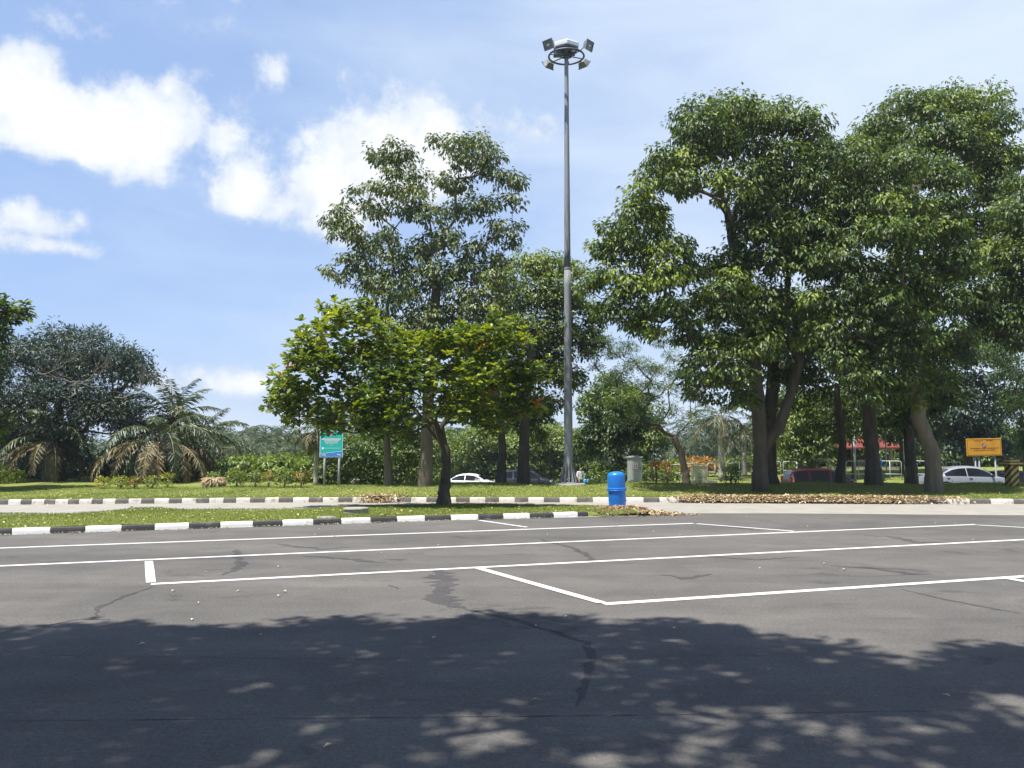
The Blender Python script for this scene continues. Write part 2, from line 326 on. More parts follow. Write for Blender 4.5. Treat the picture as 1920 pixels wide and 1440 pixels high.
# ------------------------------------------------------------------ grass island, near kerb
Z_I = 0.125
kf = [(-420, 1013), (0, 1003.5), (480, 988), (800, 977), (1060, 970.5), (1105, 968.5)]   # foot of the near kerb
kp = [G(a, b, 0) for a, b in kf]
def polyline(pts, step):
    out = []; segs = []
    L = 0
    for a, b in zip(pts[:-1], pts[1:]):
        l = (b - a).length; segs.append((L, l, a, b)); L += l
    s = 0
    while s <= L:
        for (s0, l, a, b) in segs:
            if s0 <= s <= s0 + l + 1e-6: out.append(a.lerp(b, (s - s0) / l)); break
        s += step
    return out
def kerb(name, line, h, w, white, black, lens, setback=.02, phase=0.0, rng=random.Random(5), curve=0.03):
    # alternating painted lengths with rounded top edge
    mb = MB(); n = len(line)
    up = Vector((0, 0, 1)); i = 0; prof = [(0, -.05), (.012, h * .55), (.022, h * .86), (.035, h * .96), (.055, h), (w, h), (w, h - .06)]
    k = 0; i = 0
    while i < n - 1:
        want = lens(line[i].x) * (1.06 if k % 2 == 0 else .94); j = i
        while j < n - 1 and (line[j] - line[i]).length < want - 1e-3: j += 1
        ring = []
        for q in (range(i, j + 1)):
            t = (line[min(q + 1, n - 1)] - line[max(q - 1, 0)]).normalized(); nrm = Vector((-t.y, t.x, 0))
            g = 0.004 if q in (i, j) else 0
            pos = line[q] + (t * (.006 if q == i else -.006) if q in (i, j) else Vector())
            ring.append([pos + nrm * (a + g) + up * (b - g) for a, b in prof])
        m_ = len(prof); vs = [p for r_ in ring for p in r_]; fs = [(a * m_ + b, (a + 1) * m_ + b, (a + 1) * m_ + b + 1, a * m_ + b + 1) for a in range(len(ring) - 1) for b in range(m_ - 1)]
        mb.add(vs, fs, k % 2, False)
        mb.add(ring[0], [tuple(range(m_))], k % 2); mb.add(ring[-1], [tuple(range(m_))[::-1]], k % 2)
        i = j; k += 1
    o = mb.build(name, [white, black]); tag(o, kind='structure'); return o
kl = polyline(kp, .05)
kerb('kerb', kl, .12, .15, M['kerb_white'], M['kerb_black'], lambda x: .60)
back = [(-420, 972), (0, 963), (120, 962), (200, 958), (262, 951.5), (300, 951), (345, 954), (480, 955), (560, 953.5), (640, 949), (720, 946.5), (830, 944), (960, 945), (1100, 947.5), (1180, 950), (1212, 954), (1215, 959), (1195, 963), (1150, 966)]
bp_ = [G(a, b + 2.5, Z_I - .03) for a, b in back]
def pip(x, y, poly):
    c = False; n = len(poly)
    for i in range(n):
        a = poly[i]; b = poly[(i + 1) % n]
        if (a[1] > y) != (b[1] > y) and x < (b[0] - a[0]) * (y - a[1]) / (b[1] - a[1]) + a[0]: c = not c
    return c
front = []
for q in range(len(kl)):
    t = (kl[min(q + 1, len(kl) - 1)] - kl[max(q - 1, 0)]).normalized(); front.append(kl[q] + Vector((-t.y, t.x, 0)) * .075)
isl_poly = [(p.x, p.y) for p in front] + [(p.x, p.y) for p in bp_[::-1]]
def isl_h(x, y): return Z_I - .002 + .012 * math.sin(x * 1.7) * math.sin(y * 2.1)
def build_island():
    # resampled strip between kerb and back edge, with a mounded, ragged rear edge
    bk = polyline(bp_, .14); 
    n = 160; mb = MB(); vs = []; rows = 9; rg = random.Random(3)
    def samp(pl, s): 
        f = s * (len(pl) - 1); i = min(int(f), len(pl) - 2); return pl[i].lerp(pl[i + 1], f - i)
    for i in range(n + 1):
        x = front[0].x + (bp_[-1].x - front[0].x) * i / n
        def yat(pl):
            ps = sorted(pl, key=lambda p: p.x)
            for a, b in zip(ps[:-1], ps[1:]):
                if a.x <= x <= b.x: return a.y + (b.y - a.y) * (x - a.x) / max(1e-6, b.x - a.x)
            return ps[0].y if x < ps[0].x else ps[-1].y
        y0 = yat(front); y1 = yat(bp_[:17]) + rg.uniform(-.05, .05)
        if x > front[-1].x: y0 = front[-1].y + (x - front[-1].x) * .35
        for j in range(rows):
            t = j / (rows - 1); y = y0 + (y1 - y0) * t
            z = isl_h(x, y) * (1 - sm(.86, 1.0, t) * 1.2)
            if t == 1: z = -.02
            if x > front[-1].x: z *= 1 - .9 * sm(0, .15, .15 - t)
            vs.append((x, y, z))
    mb.add(vs, [(i * rows + j, (i + 1) * rows + j, (i + 1) * rows + j + 1, i * rows + j + 1) for i in range(n) for j in range(rows - 1)], 0, True)
    tag(mb.build('grass_island', M['lawn']), kind='structure')
build_island()
fk = []
x = -34.0
while x < 34: fk.append(Vector((x, kerb_y(x), 0))); x += .06
kerb('kerb', fk, .15, .16, M['kerb_white_old'], M['kerb_black_old'], lambda x: .28 + .12 * sm(-16, -6, x) + .22 * sm(-4, 12, x))

# ------------------------------------------------------------------ painted bay lines
def stroke(mb, a, b, w, z=.004):
    a = Vector((a.x, a.y, z)); b = Vector((b.x, b.y, z)); t = (b - a).normalized(); n_ = Vector((-t.y, t.x, 0)) * w / 2
    k = max(1, int((b - a).length / .5)); rg = random.Random(int(a.x * 100)); vs = []
    for i in range(k + 1):
        p = a.lerp(b, i / k); e = rg.uniform(-.004, .004); vs += [p - n_ * (1 + e * 8), p + n_ * (1 + e * 8)]
    mb.add(vs, [(2 * i, 2 * i + 2, 2 * i + 3, 2 * i + 1) for i in range(k)])
def ext(a, b, e):   # extend segment a->b beyond b
    return b + (b - a).normalized() * e
mb = MB()
g = lambda x_, y_: G(x_, y_, 0)
A1, B1 = g(0, 1028), g(1300, 981.5); A2, B2 = g(0, 1061.5), g(1830, 983.5)
A3, B3 = g(283, 1095.5), g(1920, 1012); A4, B4 = g(1132, 1133), g(1920, 1081); A5, B5 = g(895, 974.5), g(1180, 967)
stroke(mb, ext(B1, A1, 8), B1, .12)
stroke(mb, ext(B2, A2, 8), B2, .12)
stroke(mb, A3, ext(A3, B3, 12), .12); stroke(mb, A4, ext(A4, B4, 12), .13); stroke(mb, A5, B5, .09)
tag(mb.build('lane_marking', M['paint']), kind='structure')
mb = MB()
for a, b, w in (((279, 1053), (283, 1093), .11), ((897, 1066), (1128, 1131), .12), ((898, 976), (988, 989), .10), ((1306, 982.5), (1488, 996.5), .11),
                ((1834, 985), (2040, 996), .11), ((1888, 1085), (2250, 1150), .12)):
    stroke(mb, g(*a), g(*b), w, .008)
tag(mb.build('lane_marking', M['paint']), kind='structure')

# ------------------------------------------------------------------ tar patches / cracks in the asphalt
def crack(px_pts, w, seed=1, z=.0024, jag=.5):
    rg = random.Random(seed); pl = polyline([g(*p) for p in px_pts], .12); mb = MB(); vs = []
    for i, p in enumerate(pl):
        t = (pl[min(i + 1, len(pl) - 1)] - pl[max(i - 1, 0)]).normalized(); n_ = Vector((-t.y, t.x, 0)); e = sm(0, 4, i) * sm(0, 4, len(pl) - 1 - i)
        ww = w * (.25 + .75 * e) * (1 + rg.uniform(-jag, jag)); o = n_ * rg.uniform(-.4, .4) * w
        vs += [(p.x + o.x - n_.x * ww / 2, p.y + o.y - n_.y * ww / 2, z), (p.x + o.x + n_.x * ww / 2, p.y + o.y + n_.y * ww / 2, z)]
    mb.add(vs, [(2 * i, 2 * i + 2, 2 * i + 3, 2 * i + 1) for i in range(len(pl) - 1)]); tag(mb.build('tar_stain', M['crack_f']), kind='structure')
def crackmat():
    m = asphalt_mat('asphalt_tarred', (.068, .066, .066)); return m
M['crack_f'] = crackmat(); M['crack_s'] = asphalt_mat('asphalt_oily', (.036, .036, .038))
crack([(825, 1068), (838, 1100), (826, 1128), (870, 1142)], .26, 1)
crack([(866, 1141), (960, 1160), (1040, 1185), (1100, 1205), (1108, 1240), (1090, 1290), (1080, 1335)], .055, 2)
crack([(1620, 1004), (1670, 1006), (1720, 1017), (1790, 1018)], .16, 3)
crack([(1330, 983), (1370, 988), (1430, 996)], .1, 4)
crack([(285, 1100), (230, 1120), (185, 1140), (178, 1158)], .05, 5)
crack([(1690, 1105), (1760, 1122), (1920, 1152)], .05, 6)
crack([(570, 1042), (640, 1047), (730, 1056)], .16, 7)
crack([(720, 1100), (745, 1102), (765, 1104)], .25, 8)
crack([(0, 1352), (600, 1347), (1300, 1340), (1920, 1330)], .007, 11, jag=.9)
crack([(0, 1228), (700, 1236), (1500, 1228)], .006, 12, jag=.9)
crack([(1010, 1010), (1080, 1030), (1112, 1048), (1090, 1056)], .10, 13)
crack([(440, 1030), (455, 1060), (420, 1080)], .12, 14)
crack([(1560, 1060), (1640, 1066), (1720, 1078), (1760, 1076)], .10, 15)
crack([(60, 1180), (150, 1160), (210, 1163)], .05, 16)
crack([(520, 1020), (600, 1030), (660, 1026)], .14, 17)
crack([(1300, 1042), (1420, 1050), (1500, 1044)], .07, 18)
crack([(1240, 1078), (1290, 1085), (1330, 1075)], .15, 9)

# ------------------------------------------------------------------ leaves
def fold_leaves(name, base, dirv, nrm, length, width, tint, material, parent=None, shape='kite'):
    """arrays: base (n,3), dirv (n,3) unit, nrm (n,3); every leaf = two triangles folded on its midrib (or four for 'oval')"""
    n = len(base)
    d = dirv / np.linalg.norm(dirv, axis=1, keepdims=True)
    s = np.cross(d, nrm); s /= (np.linalg.norm(s, axis=1, keepdims=True) + 1e-9); up = np.cross(s, d)
    L_ = length[:, None]; W = width[:, None]
    tip = base + d * L_ - up * L_ * .12
    if shape == 'kite':
        mid = base + d * L_ * .45 + up * W * .22
        v = np.stack([base, mid + s * W * .5, tip, mid - s * W * .5], 1).reshape(-1, 3); nv = 4
        tri = np.array([[0, 1, 2], [0, 2, 3]])
    else:
        m1 = base + d * L_ * .35 + up * W * .16; m2 = base + d * L_ * .78 + up * W * .14
        v = np.stack([base, m1 + s * W * .42, m2 + s * W * .46, tip, m2 - s * W * .46, m1 - s * W * .42], 1).reshape(-1, 3); nv = 6
        tri = np.array([[0, 1, 2], [0, 2, 3], [0, 3, 4], [0, 4, 5]])
    nt_ = len(tri)
    f = (np.arange(n)[:, None, None] * nv + tri[None]).reshape(-1)
    me = bpy.data.meshes.new(name); me.vertices.add(n * nv); me.vertices.foreach_set('co', v.astype(np.float32).ravel())
    nf = n * nt_; me.loops.add(nf * 3); me.loops.foreach_set('vertex_index', f.astype(np.int32)); me.polygons.add(nf)
    me.polygons.foreach_set('loop_start', (np.arange(nf) * 3).astype(np.int32))
    me.polygons.foreach_set('loop_total', np.full(nf, 3, np.int32))
    a = me.attributes.new('tint', 'FLOAT', 'FACE'); a.data.foreach_set('value', np.repeat(np.clip(tint, 0, 1), nt_).astype(np.float32))
    me.materials.append(material); me.update(calc_edges=True); me.validate(); return link(name, me, parent)
def unit(v): return v / (np.linalg.norm(v, axis=1, keepdims=True) + 1e-9)
def clump_leaves(clumps, leaf, dens, rs, droop=.6, spray=7, tint=(.45, .2), low=-.35, fill=.35, outw=.6, jit=.16, rosette=False, lift=0.0):
    B = []; D_ = []; N_ = []; L_ = []; W_ = []; T = []
    for c in clumps:
        cx, cy, cz, rx, ry, rz, dt = c
        area = 4 * math.pi * (rx * rz) * .75; ns = max(2, int(area * dens / spray))
        u = rs.normal(size=(ns * 3, 3)); u = unit(u); u = u[u[:, 2] > low + rs.uniform(-.25, .25, len(u))][:ns]
        k = len(u)
        rf = np.where(rs.random(k) < fill, rs.uniform(.35, .85, k), rs.normal(.95, jit, k))
        rr = np.array([rx, ry, rz])
        ctr = np.array([cx, cy, cz]) + u * rf[:, None] * rr
        st = dt + rs.normal(0, tint[1] * .6, k)
        m_ = spray
        out = np.repeat(u, m_, 0); cc = np.repeat(ctr, m_, 0)
        rnd = unit(rs.normal(size=(k * m_, 3)))
        if rosette:
            dv = unit(rnd * np.array([1, 1, .35]) + out * .35 + np.array([0, 0, lift - droop * .4])); base = cc + rnd * leaf[0] * .12
            nm = unit(out * .5 + np.array([0, 0, 1.0]) + rnd * .25)
        else:
            nm = unit(out + np.array([0, 0, .75]) + rs.normal(size=(k * m_, 3)) * .42)
            dv = unit(out * outw * .6 + rnd * .75 + np.array([0, 0, -droop])); base = cc + rnd * leaf[0] * .75 * np.array([1, 1, .55])
            dv = unit(dv - nm * (dv * nm).sum(1, keepdims=True) * .6)
        B.append(base); D_.append(dv); N_.append(nm)
        L_.append(leaf[0] * rs.uniform(.65, 1.2, k * m_)); W_.append(leaf[1] * rs.uniform(.7, 1.2, k * m_))
        tt = np.minimum(.96, tint[0] + np.repeat(st, m_) + rs.normal(0, tint[1] * .7, k * m_)); red = np.repeat(rs.random(k) < (.007 if rosette else 0), m_); tt[red] = rs.uniform(.975, 1, int(red.sum())); T.append(tt)
    return [np.concatenate(a) for a in (B, D_, N_, L_, W_, T)]
def seg_mesh(name, segs, material, parent, sides=6, pre=None, big=7):
    mb = pre or MB()
    for (a, b, ra, rb) in segs:
        mb.tube([a, b], [ra, rb], 4 if ra < .02 else (5 if ra < .05 else big), 0, True, False)
    return mb.build(name, material, parent)

def trace(cl, D, spread, rng, squash=.85, layers=2, rs_=1.0, dd=.0):
    """crown masses measured as (px, py, radius px[, tint]) become ellipsoids round the real tree, spread in depth"""
    xs = [c[0] for c in cl]; ys = [c[1] for c in cl]; cx = (min(xs) + max(xs)) / 2; cy = (min(ys) + max(ys)) / 2
    hw = max(1, (max(xs) - min(xs)) / 2 * 1.1); hh = max(1, (max(ys) - min(ys)) / 2 * 1.1); out = []
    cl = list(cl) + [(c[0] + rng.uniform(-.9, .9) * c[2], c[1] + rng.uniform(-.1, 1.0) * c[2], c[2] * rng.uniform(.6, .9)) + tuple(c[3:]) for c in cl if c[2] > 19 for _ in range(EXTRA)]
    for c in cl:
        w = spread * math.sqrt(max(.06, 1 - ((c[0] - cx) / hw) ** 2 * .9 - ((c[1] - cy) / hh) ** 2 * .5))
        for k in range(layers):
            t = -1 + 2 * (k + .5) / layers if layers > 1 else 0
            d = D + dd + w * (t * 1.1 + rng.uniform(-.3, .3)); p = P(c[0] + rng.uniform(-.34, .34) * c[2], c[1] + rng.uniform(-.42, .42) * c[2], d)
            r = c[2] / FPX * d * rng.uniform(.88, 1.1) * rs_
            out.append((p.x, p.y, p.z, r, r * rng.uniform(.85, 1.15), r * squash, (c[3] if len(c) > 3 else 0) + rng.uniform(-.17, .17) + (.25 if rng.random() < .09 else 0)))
    return out
def skeleton(root_pts, root_r, clumps, rng, tip_r=.018, twig=5, sag=.1, maxr=None):
    """limbs: every crown mass is joined to the nearest lower limb; radii grow toward the trunk"""
    nodes = [(Vector(p), i - 1 if i else -1) for i, p in enumerate(root_pts)]; nroot = len(nodes); base = nodes[-1][0]
    order = sorted(clumps, key=lambda c: (Vector(c[:3]) - base).length)
    ends = []
    for c in order:
        t = Vector(c[:3]) - Vector((0, 0, c[5] * .25)); best = None; bc = 1e9
        for i, (p, _) in enumerate(nodes):
            if i < max(1, nroot // 2): continue
            d = (t - p); cost = d.length * (1 + .9 * max(0, -d.normalized().z if d.length > 0 else 0)) + .10 * (p - base).length
            if cost < bc: bc = cost; best = i
        a = nodes[best][0]; par = best; L_ = (t - a).length; k = max(2, min(5, int(L_ / .6)))
        for j in range(1, k + 1):
            f = j / k; q = a.lerp(t, f) + Vector((rng.uniform(-1, 1), rng.uniform(-1, 1), rng.uniform(-1, 1))) * (L_ * .07 if j < k else 0) + Vector((0, 0, -sag * L_ * math.sin(f * math.pi) + .0))
            nodes.append((q, par)); par = len(nodes) - 1
        ends.append(par)
    w = [0.0] * len(nodes)
    for e in ends: w[e] += 1
    for i in range(len(nodes) - 1, 0, -1):
        w[nodes[i][1]] += w[i] if w[i] > 0 else 0
    tot = max(1, w[nroot - 1]); rt = maxr or root_r
    def rad(i): return max(tip_r, rt * (w[i] / tot) ** .56)
    segs = []
    for i in range(nroot, len(nodes)):
        p, q = nodes[i]; ra = rad(q) if q >= nroot else min(rt, rad(i) * 1.25); segs.append((nodes[q][0], p, min(ra, rad(i) * 1.4), rad(i)))
    for c in clumps:
        cc = Vector(c[:3]) - Vector((0, 0, c[5] * .25))
        for _ in range(twig):
            d = Vector((rng.gauss(0, 1), rng.gauss(0, 1), abs(rng.gauss(0, 1)) * .8)).normalized()
            e = cc + Vector((d.x * c[3], d.y * c[4], d.z * c[5])) * rng.uniform(.7, 1.0); mid = cc.lerp(e, .5) + Vector((rng.uniform(-1, 1), rng.uniform(-1, 1), rng.uniform(-1, 1))) * .1
            segs.append((cc, mid, tip_r * .9, tip_r * .6)); segs.append((mid, e, tip_r * .6, tip_r * .25))
    return segs
EXTRA = 1
SQ, DN, RS = 1.15, 1.15, 1.04
def tree(name, label, base, D_pts, radii, cl, spread, leaf, dens, leafm, barkm, seed, group=None, layers=2, droop=.6, squash=.85, tint=(.45, .2), spray=7,
         shape='kite', twig=5, rosette=False, low=-.35, fill=.35, cat='tree', extra_trunks=(), maxr=None, tip=.018, jit=.16, lift=0.0, dd=0.0, Dc=None, rsz=1.0, flare=1.7, extra=None):
    global EXTRA
    EXTRA = 1 if extra is None else extra
    """base: Vector of the trunk foot; D_pts: [(px, py)] of the trunk path above the foot, at the trunk's own distance"""
    rng = random.Random(seed); rs = np.random.RandomState(seed)
    root = empty(name, base); tag(root, label, cat, group)
    D = base.y; path = [base + Vector((0, 0, -.15)), base + Vector((0, 0, .12)), base + Vector((0, 0, .45))] + [P(px, py, D) for px, py in D_pts]
    rr = [radii[0] * flare, radii[0] * (1 + (flare - 1) * .38), radii[0] * 1.06] + [radii[0] + (radii[1] - radii[0]) * (i + 1) / len(D_pts) for i in range(len(D_pts))]
    mb = MB(); inv = Matrix.Translation(-base)
    # refine the path
    P2 = []; R2 = []
    for i in range(len(path) - 1):
        k = 3
        for j in range(k): P2.append(path[i].lerp(path[i + 1], j / k) + Vector((rng.uniform(-1, 1), rng.uniform(-1, 1), 0)) * (.02 if j else 0)); R2.append(rr[i] + (rr[i + 1] - rr[i]) * j / k)
    P2.append(path[-1]); R2.append(rr[-1])
    mb.tube(P2, R2, 12, 0, True, True, inv, .07, rng)
    for ex in extra_trunks:      # [(px,py)...], (r0,r1)
        pp = [P(px, py, D) for px, py in ex[0]]; n_ = len(pp); mb.tube(pp, [ex[1][0] + (ex[1][1] - ex[1][0]) * i / (n_ - 1) for i in range(n_)], 9, 0, True, True, inv, .05, rng)
    squash = min(1.0, squash * SQ); low = low - .3; dens = dens * DN
    clumps = trace(cl, Dc or D, spread, rng, squash, layers, rsz * RS, dd)
    segs = skeleton(path[2:], radii[1], clumps, rng, tip, twig, maxr=maxr or radii[1] * .72)
    for ex in extra_trunks: pass
    segs = [(inv @ a, inv @ b, c, d) for a, b, c, d in segs]
    seg_mesh('trunk', segs, barkm, root, pre=mb)
    B, Dv, Nn, L_, W, T = clump_leaves(clumps, leaf, dens, rs, droop, spray, tint, low, fill, rosette=rosette, jit=jit, lift=lift)
    B = B - np.array(base)
    fold_leaves('crown', B, Dv, Nn, L_, W, T, leafm, root, shape)
    return root
# ------------------------------------------------------------------ trees
# broad-leaved tree on the grass island
b0 = G(832, 946, .125); b0.z = .11
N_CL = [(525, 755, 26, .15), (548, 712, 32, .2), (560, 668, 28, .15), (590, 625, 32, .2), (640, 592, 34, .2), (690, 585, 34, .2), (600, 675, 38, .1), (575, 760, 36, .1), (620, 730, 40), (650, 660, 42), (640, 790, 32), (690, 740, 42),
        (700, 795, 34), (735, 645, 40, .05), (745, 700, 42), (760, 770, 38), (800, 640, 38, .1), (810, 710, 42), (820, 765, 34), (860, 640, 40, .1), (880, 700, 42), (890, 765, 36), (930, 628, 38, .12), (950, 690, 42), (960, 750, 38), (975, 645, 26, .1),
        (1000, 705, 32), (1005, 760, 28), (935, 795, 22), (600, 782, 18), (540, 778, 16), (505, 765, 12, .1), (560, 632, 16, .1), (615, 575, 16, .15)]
tree('broadleaf_tree', 'low spreading broad-leaved tree on the grass island, nearest the parking bays, dark curved trunk', b0,
     [(836, 905), (838, 870), (834, 840), (822, 812), (815, 790)], (.15, .10), N_CL, 1.9, (.18, .11), 80, M['leaf_green'], M['bark'], 11,
     layers=2, droop=.35, squash=.7, tint=(.50, .26), spray=8, shape='oval', twig=8, rosette=True, low=-.5, fill=.4, lift=.28, tip=.012, Dc=b0.y - .4, flare=1.8,
     extra_trunks=[([(836, 850), (828, 800), (845, 770)], (.09, .06)), ([(832, 835), (800, 795), (770, 760)], (.08, .05))])
# tall open crown
G_CL = [(738, 265, 11), (735, 292, 20), (708, 298, 18), (757, 300, 22), (728, 322, 22), (772, 332, 16), (818, 270, 15), (858, 270, 25), (898, 272, 27), (870, 300, 24), (920, 298, 22), (900, 328, 26), (937, 328, 12), (958, 342, 22), (976, 347, 12),
        (962, 380, 18), (862, 350, 24), (820, 348, 20), (782, 360, 22), (737, 358, 24), (700, 352, 14), (672, 356, 12), (652, 370, 9), (682, 385, 16), (716, 398, 24), (762, 398, 26), (812, 400, 26), (862, 400, 26), (908, 380, 24), (937, 420, 18),
        (968, 422, 14), (962, 450, 17), (925, 447, 14), (640, 395, 18), (624, 412, 18), (650, 420, 20), (634, 440, 18), (670, 440, 20), (690, 470, 24), (650, 482, 14), (662, 500, 20), (624, 510, 16), (640, 525, 10), (682, 502, 20), (722, 450, 22),
        (742, 490, 32), (790, 460, 30), (840, 452, 30), (890, 466, 26), (930, 480, 22), (702, 540, 32), (750, 540, 38), (810, 522, 40), (870, 512, 38), (920, 522, 32), (722, 582, 28), (782, 590, 38), (850, 582, 42), (910, 582, 40), (800, 640, 40), (880, 640, 40), (940, 600, 32)]
tree('grey_trunk_tree', 'tallest open-crowned tree behind the island tree, drooping grey-green leaves and thick grey trunk', on_ground(797, 912),
     [(799, 860), (801, 800), (805, 700), (812, 600), (820, 520)], (.25, .16), G_CL, 1.8, (.19, .085), 78, M['leaf_tall'], M['bark_light'], 21,
     droop=.95, squash=.8, tint=(.48, .22), spray=7, twig=5, low=-.25, fill=.3, layers=2, tip=.014, jit=.24, flare=1.25, extra=0)
H_CL = [(942, 512, 26, .1), (985, 502, 28, .1), (1030, 497, 30, .15), (1072, 502, 20, .1), (1088, 515, 14, .1), (960, 560, 36), (1010, 552, 38), (1058, 552, 34, .05), (1090, 565, 22, .1), (1112, 585, 20, .1), (1125, 605, 16, .15), (950, 620, 36), (1000, 620, 40), (1050, 620, 38),
        (1090, 635, 28, .15), (1112, 648, 18, .1), (970, 690, 36), (1022, 690, 38), (1058, 700, 28), (1085, 705, 14), (990, 755, 34), (1035, 757, 26), (960, 790, 28), (1000, 806, 20), (930, 800, 18), (905, 650, 34), (900, 720, 34), (925, 760, 30)]
tree('roadside_tree', 'mid-green tree just left of the floodlight mast, trunk in front of the dark car', on_ground(982, 906),
     [(982, 860), (984, 800), (990, 700), (1000, 620)], (.24, .13), H_CL, 1.8, (.17, .085), 80, M['leaf_mid'], M['bark'], 31, Dc=35, droop=.5, tint=(.5, .24), spray=7, twig=5, tip=.014, flare=1.2)
tree('roadside_tree', 'slim dark tree between the white car and the navy car', on_ground(940, 904),
     [(942, 860), (941, 800), (930, 740), (920, 690)], (.17, .10), [(900, 660, 34), (930, 700, 36), (880, 700, 34), (910, 750, 34), (945, 760, 28), (870, 760, 28)], 1.2, (.16, .08), 66, M['leaf_mid'], M['bark'], 32, droop=.5, twig=6, Dc=34, flare=1.5)
tree('roadside_tree', 'slender brown-trunked tree behind and right of the green sign', on_ground(728, 910),
     [(727, 860), (724, 800), (715, 740), (712, 690)], (.15, .09), [(700, 680, 36), (740, 700, 36), (680, 740, 34), (730, 760, 36), (700, 800, 30), (760, 800, 28), (740, 640, 34)], 1.2, (.17, .085), 60, M['leaf_mid'], M['bark_light'], 33, droop=.5, twig=6, flare=1.25)
# right-hand giants
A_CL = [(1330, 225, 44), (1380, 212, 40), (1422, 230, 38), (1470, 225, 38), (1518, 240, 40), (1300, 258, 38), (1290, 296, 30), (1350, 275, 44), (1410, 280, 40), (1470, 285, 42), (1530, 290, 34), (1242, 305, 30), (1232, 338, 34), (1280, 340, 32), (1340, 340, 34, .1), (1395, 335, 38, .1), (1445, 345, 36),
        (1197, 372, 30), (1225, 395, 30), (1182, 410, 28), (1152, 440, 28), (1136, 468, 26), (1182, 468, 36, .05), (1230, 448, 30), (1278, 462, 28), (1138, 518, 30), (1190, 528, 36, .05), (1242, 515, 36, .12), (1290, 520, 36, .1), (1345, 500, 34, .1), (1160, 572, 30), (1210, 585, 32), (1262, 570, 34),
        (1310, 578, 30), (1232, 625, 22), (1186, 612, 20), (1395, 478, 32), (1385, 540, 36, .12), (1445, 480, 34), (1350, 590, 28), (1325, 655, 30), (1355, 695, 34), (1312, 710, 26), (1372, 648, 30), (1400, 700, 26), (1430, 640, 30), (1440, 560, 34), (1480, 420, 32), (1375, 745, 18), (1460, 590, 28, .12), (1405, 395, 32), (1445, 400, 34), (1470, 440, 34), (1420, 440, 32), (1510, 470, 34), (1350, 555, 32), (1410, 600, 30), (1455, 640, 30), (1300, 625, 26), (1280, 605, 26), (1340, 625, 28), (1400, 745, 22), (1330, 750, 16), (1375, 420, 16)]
tree('big_shade_tree', 'big domed tree with a two-forked trunk above the leaf-strewn kerb, left of its group', on_ground(1425, 921),
     [(1426, 880), (1428, 840), (1424, 800), (1420, 740), (1412, 660), (1400, 560), (1372, 440)], (.26, .19), A_CL, 2.6, (.185, .085), 86, M['leaf_dark'], M['bark'], 41,
     group='large shade trees on the right lawn', droop=.9, squash=.75, tint=(.50, .24), spray=7, low=-.12, fill=.28, twig=6, tip=.016, flare=1.15,
     extra_trunks=[([(1432, 838), (1462, 800), (1482, 740), (1500, 680), (1470, 600), (1480, 500)], (.2, .1)), ([(1372, 460), (1362, 400), (1340, 370), (1290, 345)], (.1, .05)), ([(1372, 440), (1382, 380), (1440, 300)], (.12, .06))])
tree('big_shade_tree', 'wide dark trunk flaring at its foot directly behind the two-forked tree', on_ground(1440, 908),
     [(1442, 860), (1440, 810), (1450, 700), (1450, 640)], (.33, .18), [(1440, 620, 34), (1480, 640, 34), (1420, 660, 30), (1460, 700, 32), (1500, 690, 30), (1470, 560, 34), (1510, 600, 32), (1420, 760, 22)], 1.6, (.18, .085), 66, M['leaf_dark'], M['bark'], 42,
     group='large shade trees on the right lawn', droop=.8, tint=(.4, .2), low=-.3, twig=5, flare=1.7)
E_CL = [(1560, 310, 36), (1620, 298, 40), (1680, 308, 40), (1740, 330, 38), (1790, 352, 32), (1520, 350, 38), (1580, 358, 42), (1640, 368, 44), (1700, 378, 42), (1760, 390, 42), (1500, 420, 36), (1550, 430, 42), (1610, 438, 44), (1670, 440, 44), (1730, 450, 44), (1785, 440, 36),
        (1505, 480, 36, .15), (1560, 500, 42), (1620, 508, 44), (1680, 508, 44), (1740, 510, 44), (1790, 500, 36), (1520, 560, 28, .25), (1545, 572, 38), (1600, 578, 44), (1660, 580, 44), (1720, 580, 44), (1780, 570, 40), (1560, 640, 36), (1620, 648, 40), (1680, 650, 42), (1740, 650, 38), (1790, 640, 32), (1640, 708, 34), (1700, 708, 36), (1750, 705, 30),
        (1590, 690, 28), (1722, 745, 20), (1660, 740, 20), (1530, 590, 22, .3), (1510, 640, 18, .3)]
tree('big_shade_tree', 'largest front tree on the right, thick crooked trunk bent left above the painted kerb', on_ground(1752, 922),
     [(1750, 880), (1748, 845), (1735, 815), (1722, 780), (1722, 740), (1712, 650), (1700, 540)], (.27, .18), E_CL, 2.7, (.185, .085), 86, M['leaf_dark'], M['bark_light'], 43,
     group='large shade trees on the right lawn', droop=.9, squash=.72, tint=(.44, .22), low=-.12, fill=.28, twig=6, tip=.016, flare=1.15)
C_CL = [(1640, 230, 36), (1690, 203, 38), (1740, 192, 36), (1790, 188, 36), (1838, 203, 38), (1868, 240, 36), (1622, 262, 28), (1700, 258, 44), (1760, 255, 44), (1820, 262, 42), (1880, 288, 32), (1902, 300, 20), (1840, 318, 40), (1800, 330, 34), (1880, 345, 32), (1850, 380, 36), (1830, 440, 34), (1700, 330, 36), (1640, 310, 34), (1600, 285, 32), (1660, 400, 36), (1760, 410, 38), (1820, 500, 36), (1880, 420, 34), (1590, 340, 32)]
tree('big_shade_tree', 'highest dome at the back of the right-hand group, thick trunk behind the maroon car nose', on_ground(1638, 909),
     [(1637, 870), (1632, 820), (1630, 760), (1640, 640), (1680, 480), (1720, 340)], (.27, .16), C_CL, 2.2, (.19, .09), 84, M['leaf_dark'], M['bark'], 44,
     group='large shade trees on the right lawn', droop=.9, squash=.75, tint=(.52, .22), low=-.15, fill=.28, twig=5, Dc=34, flare=1.5)
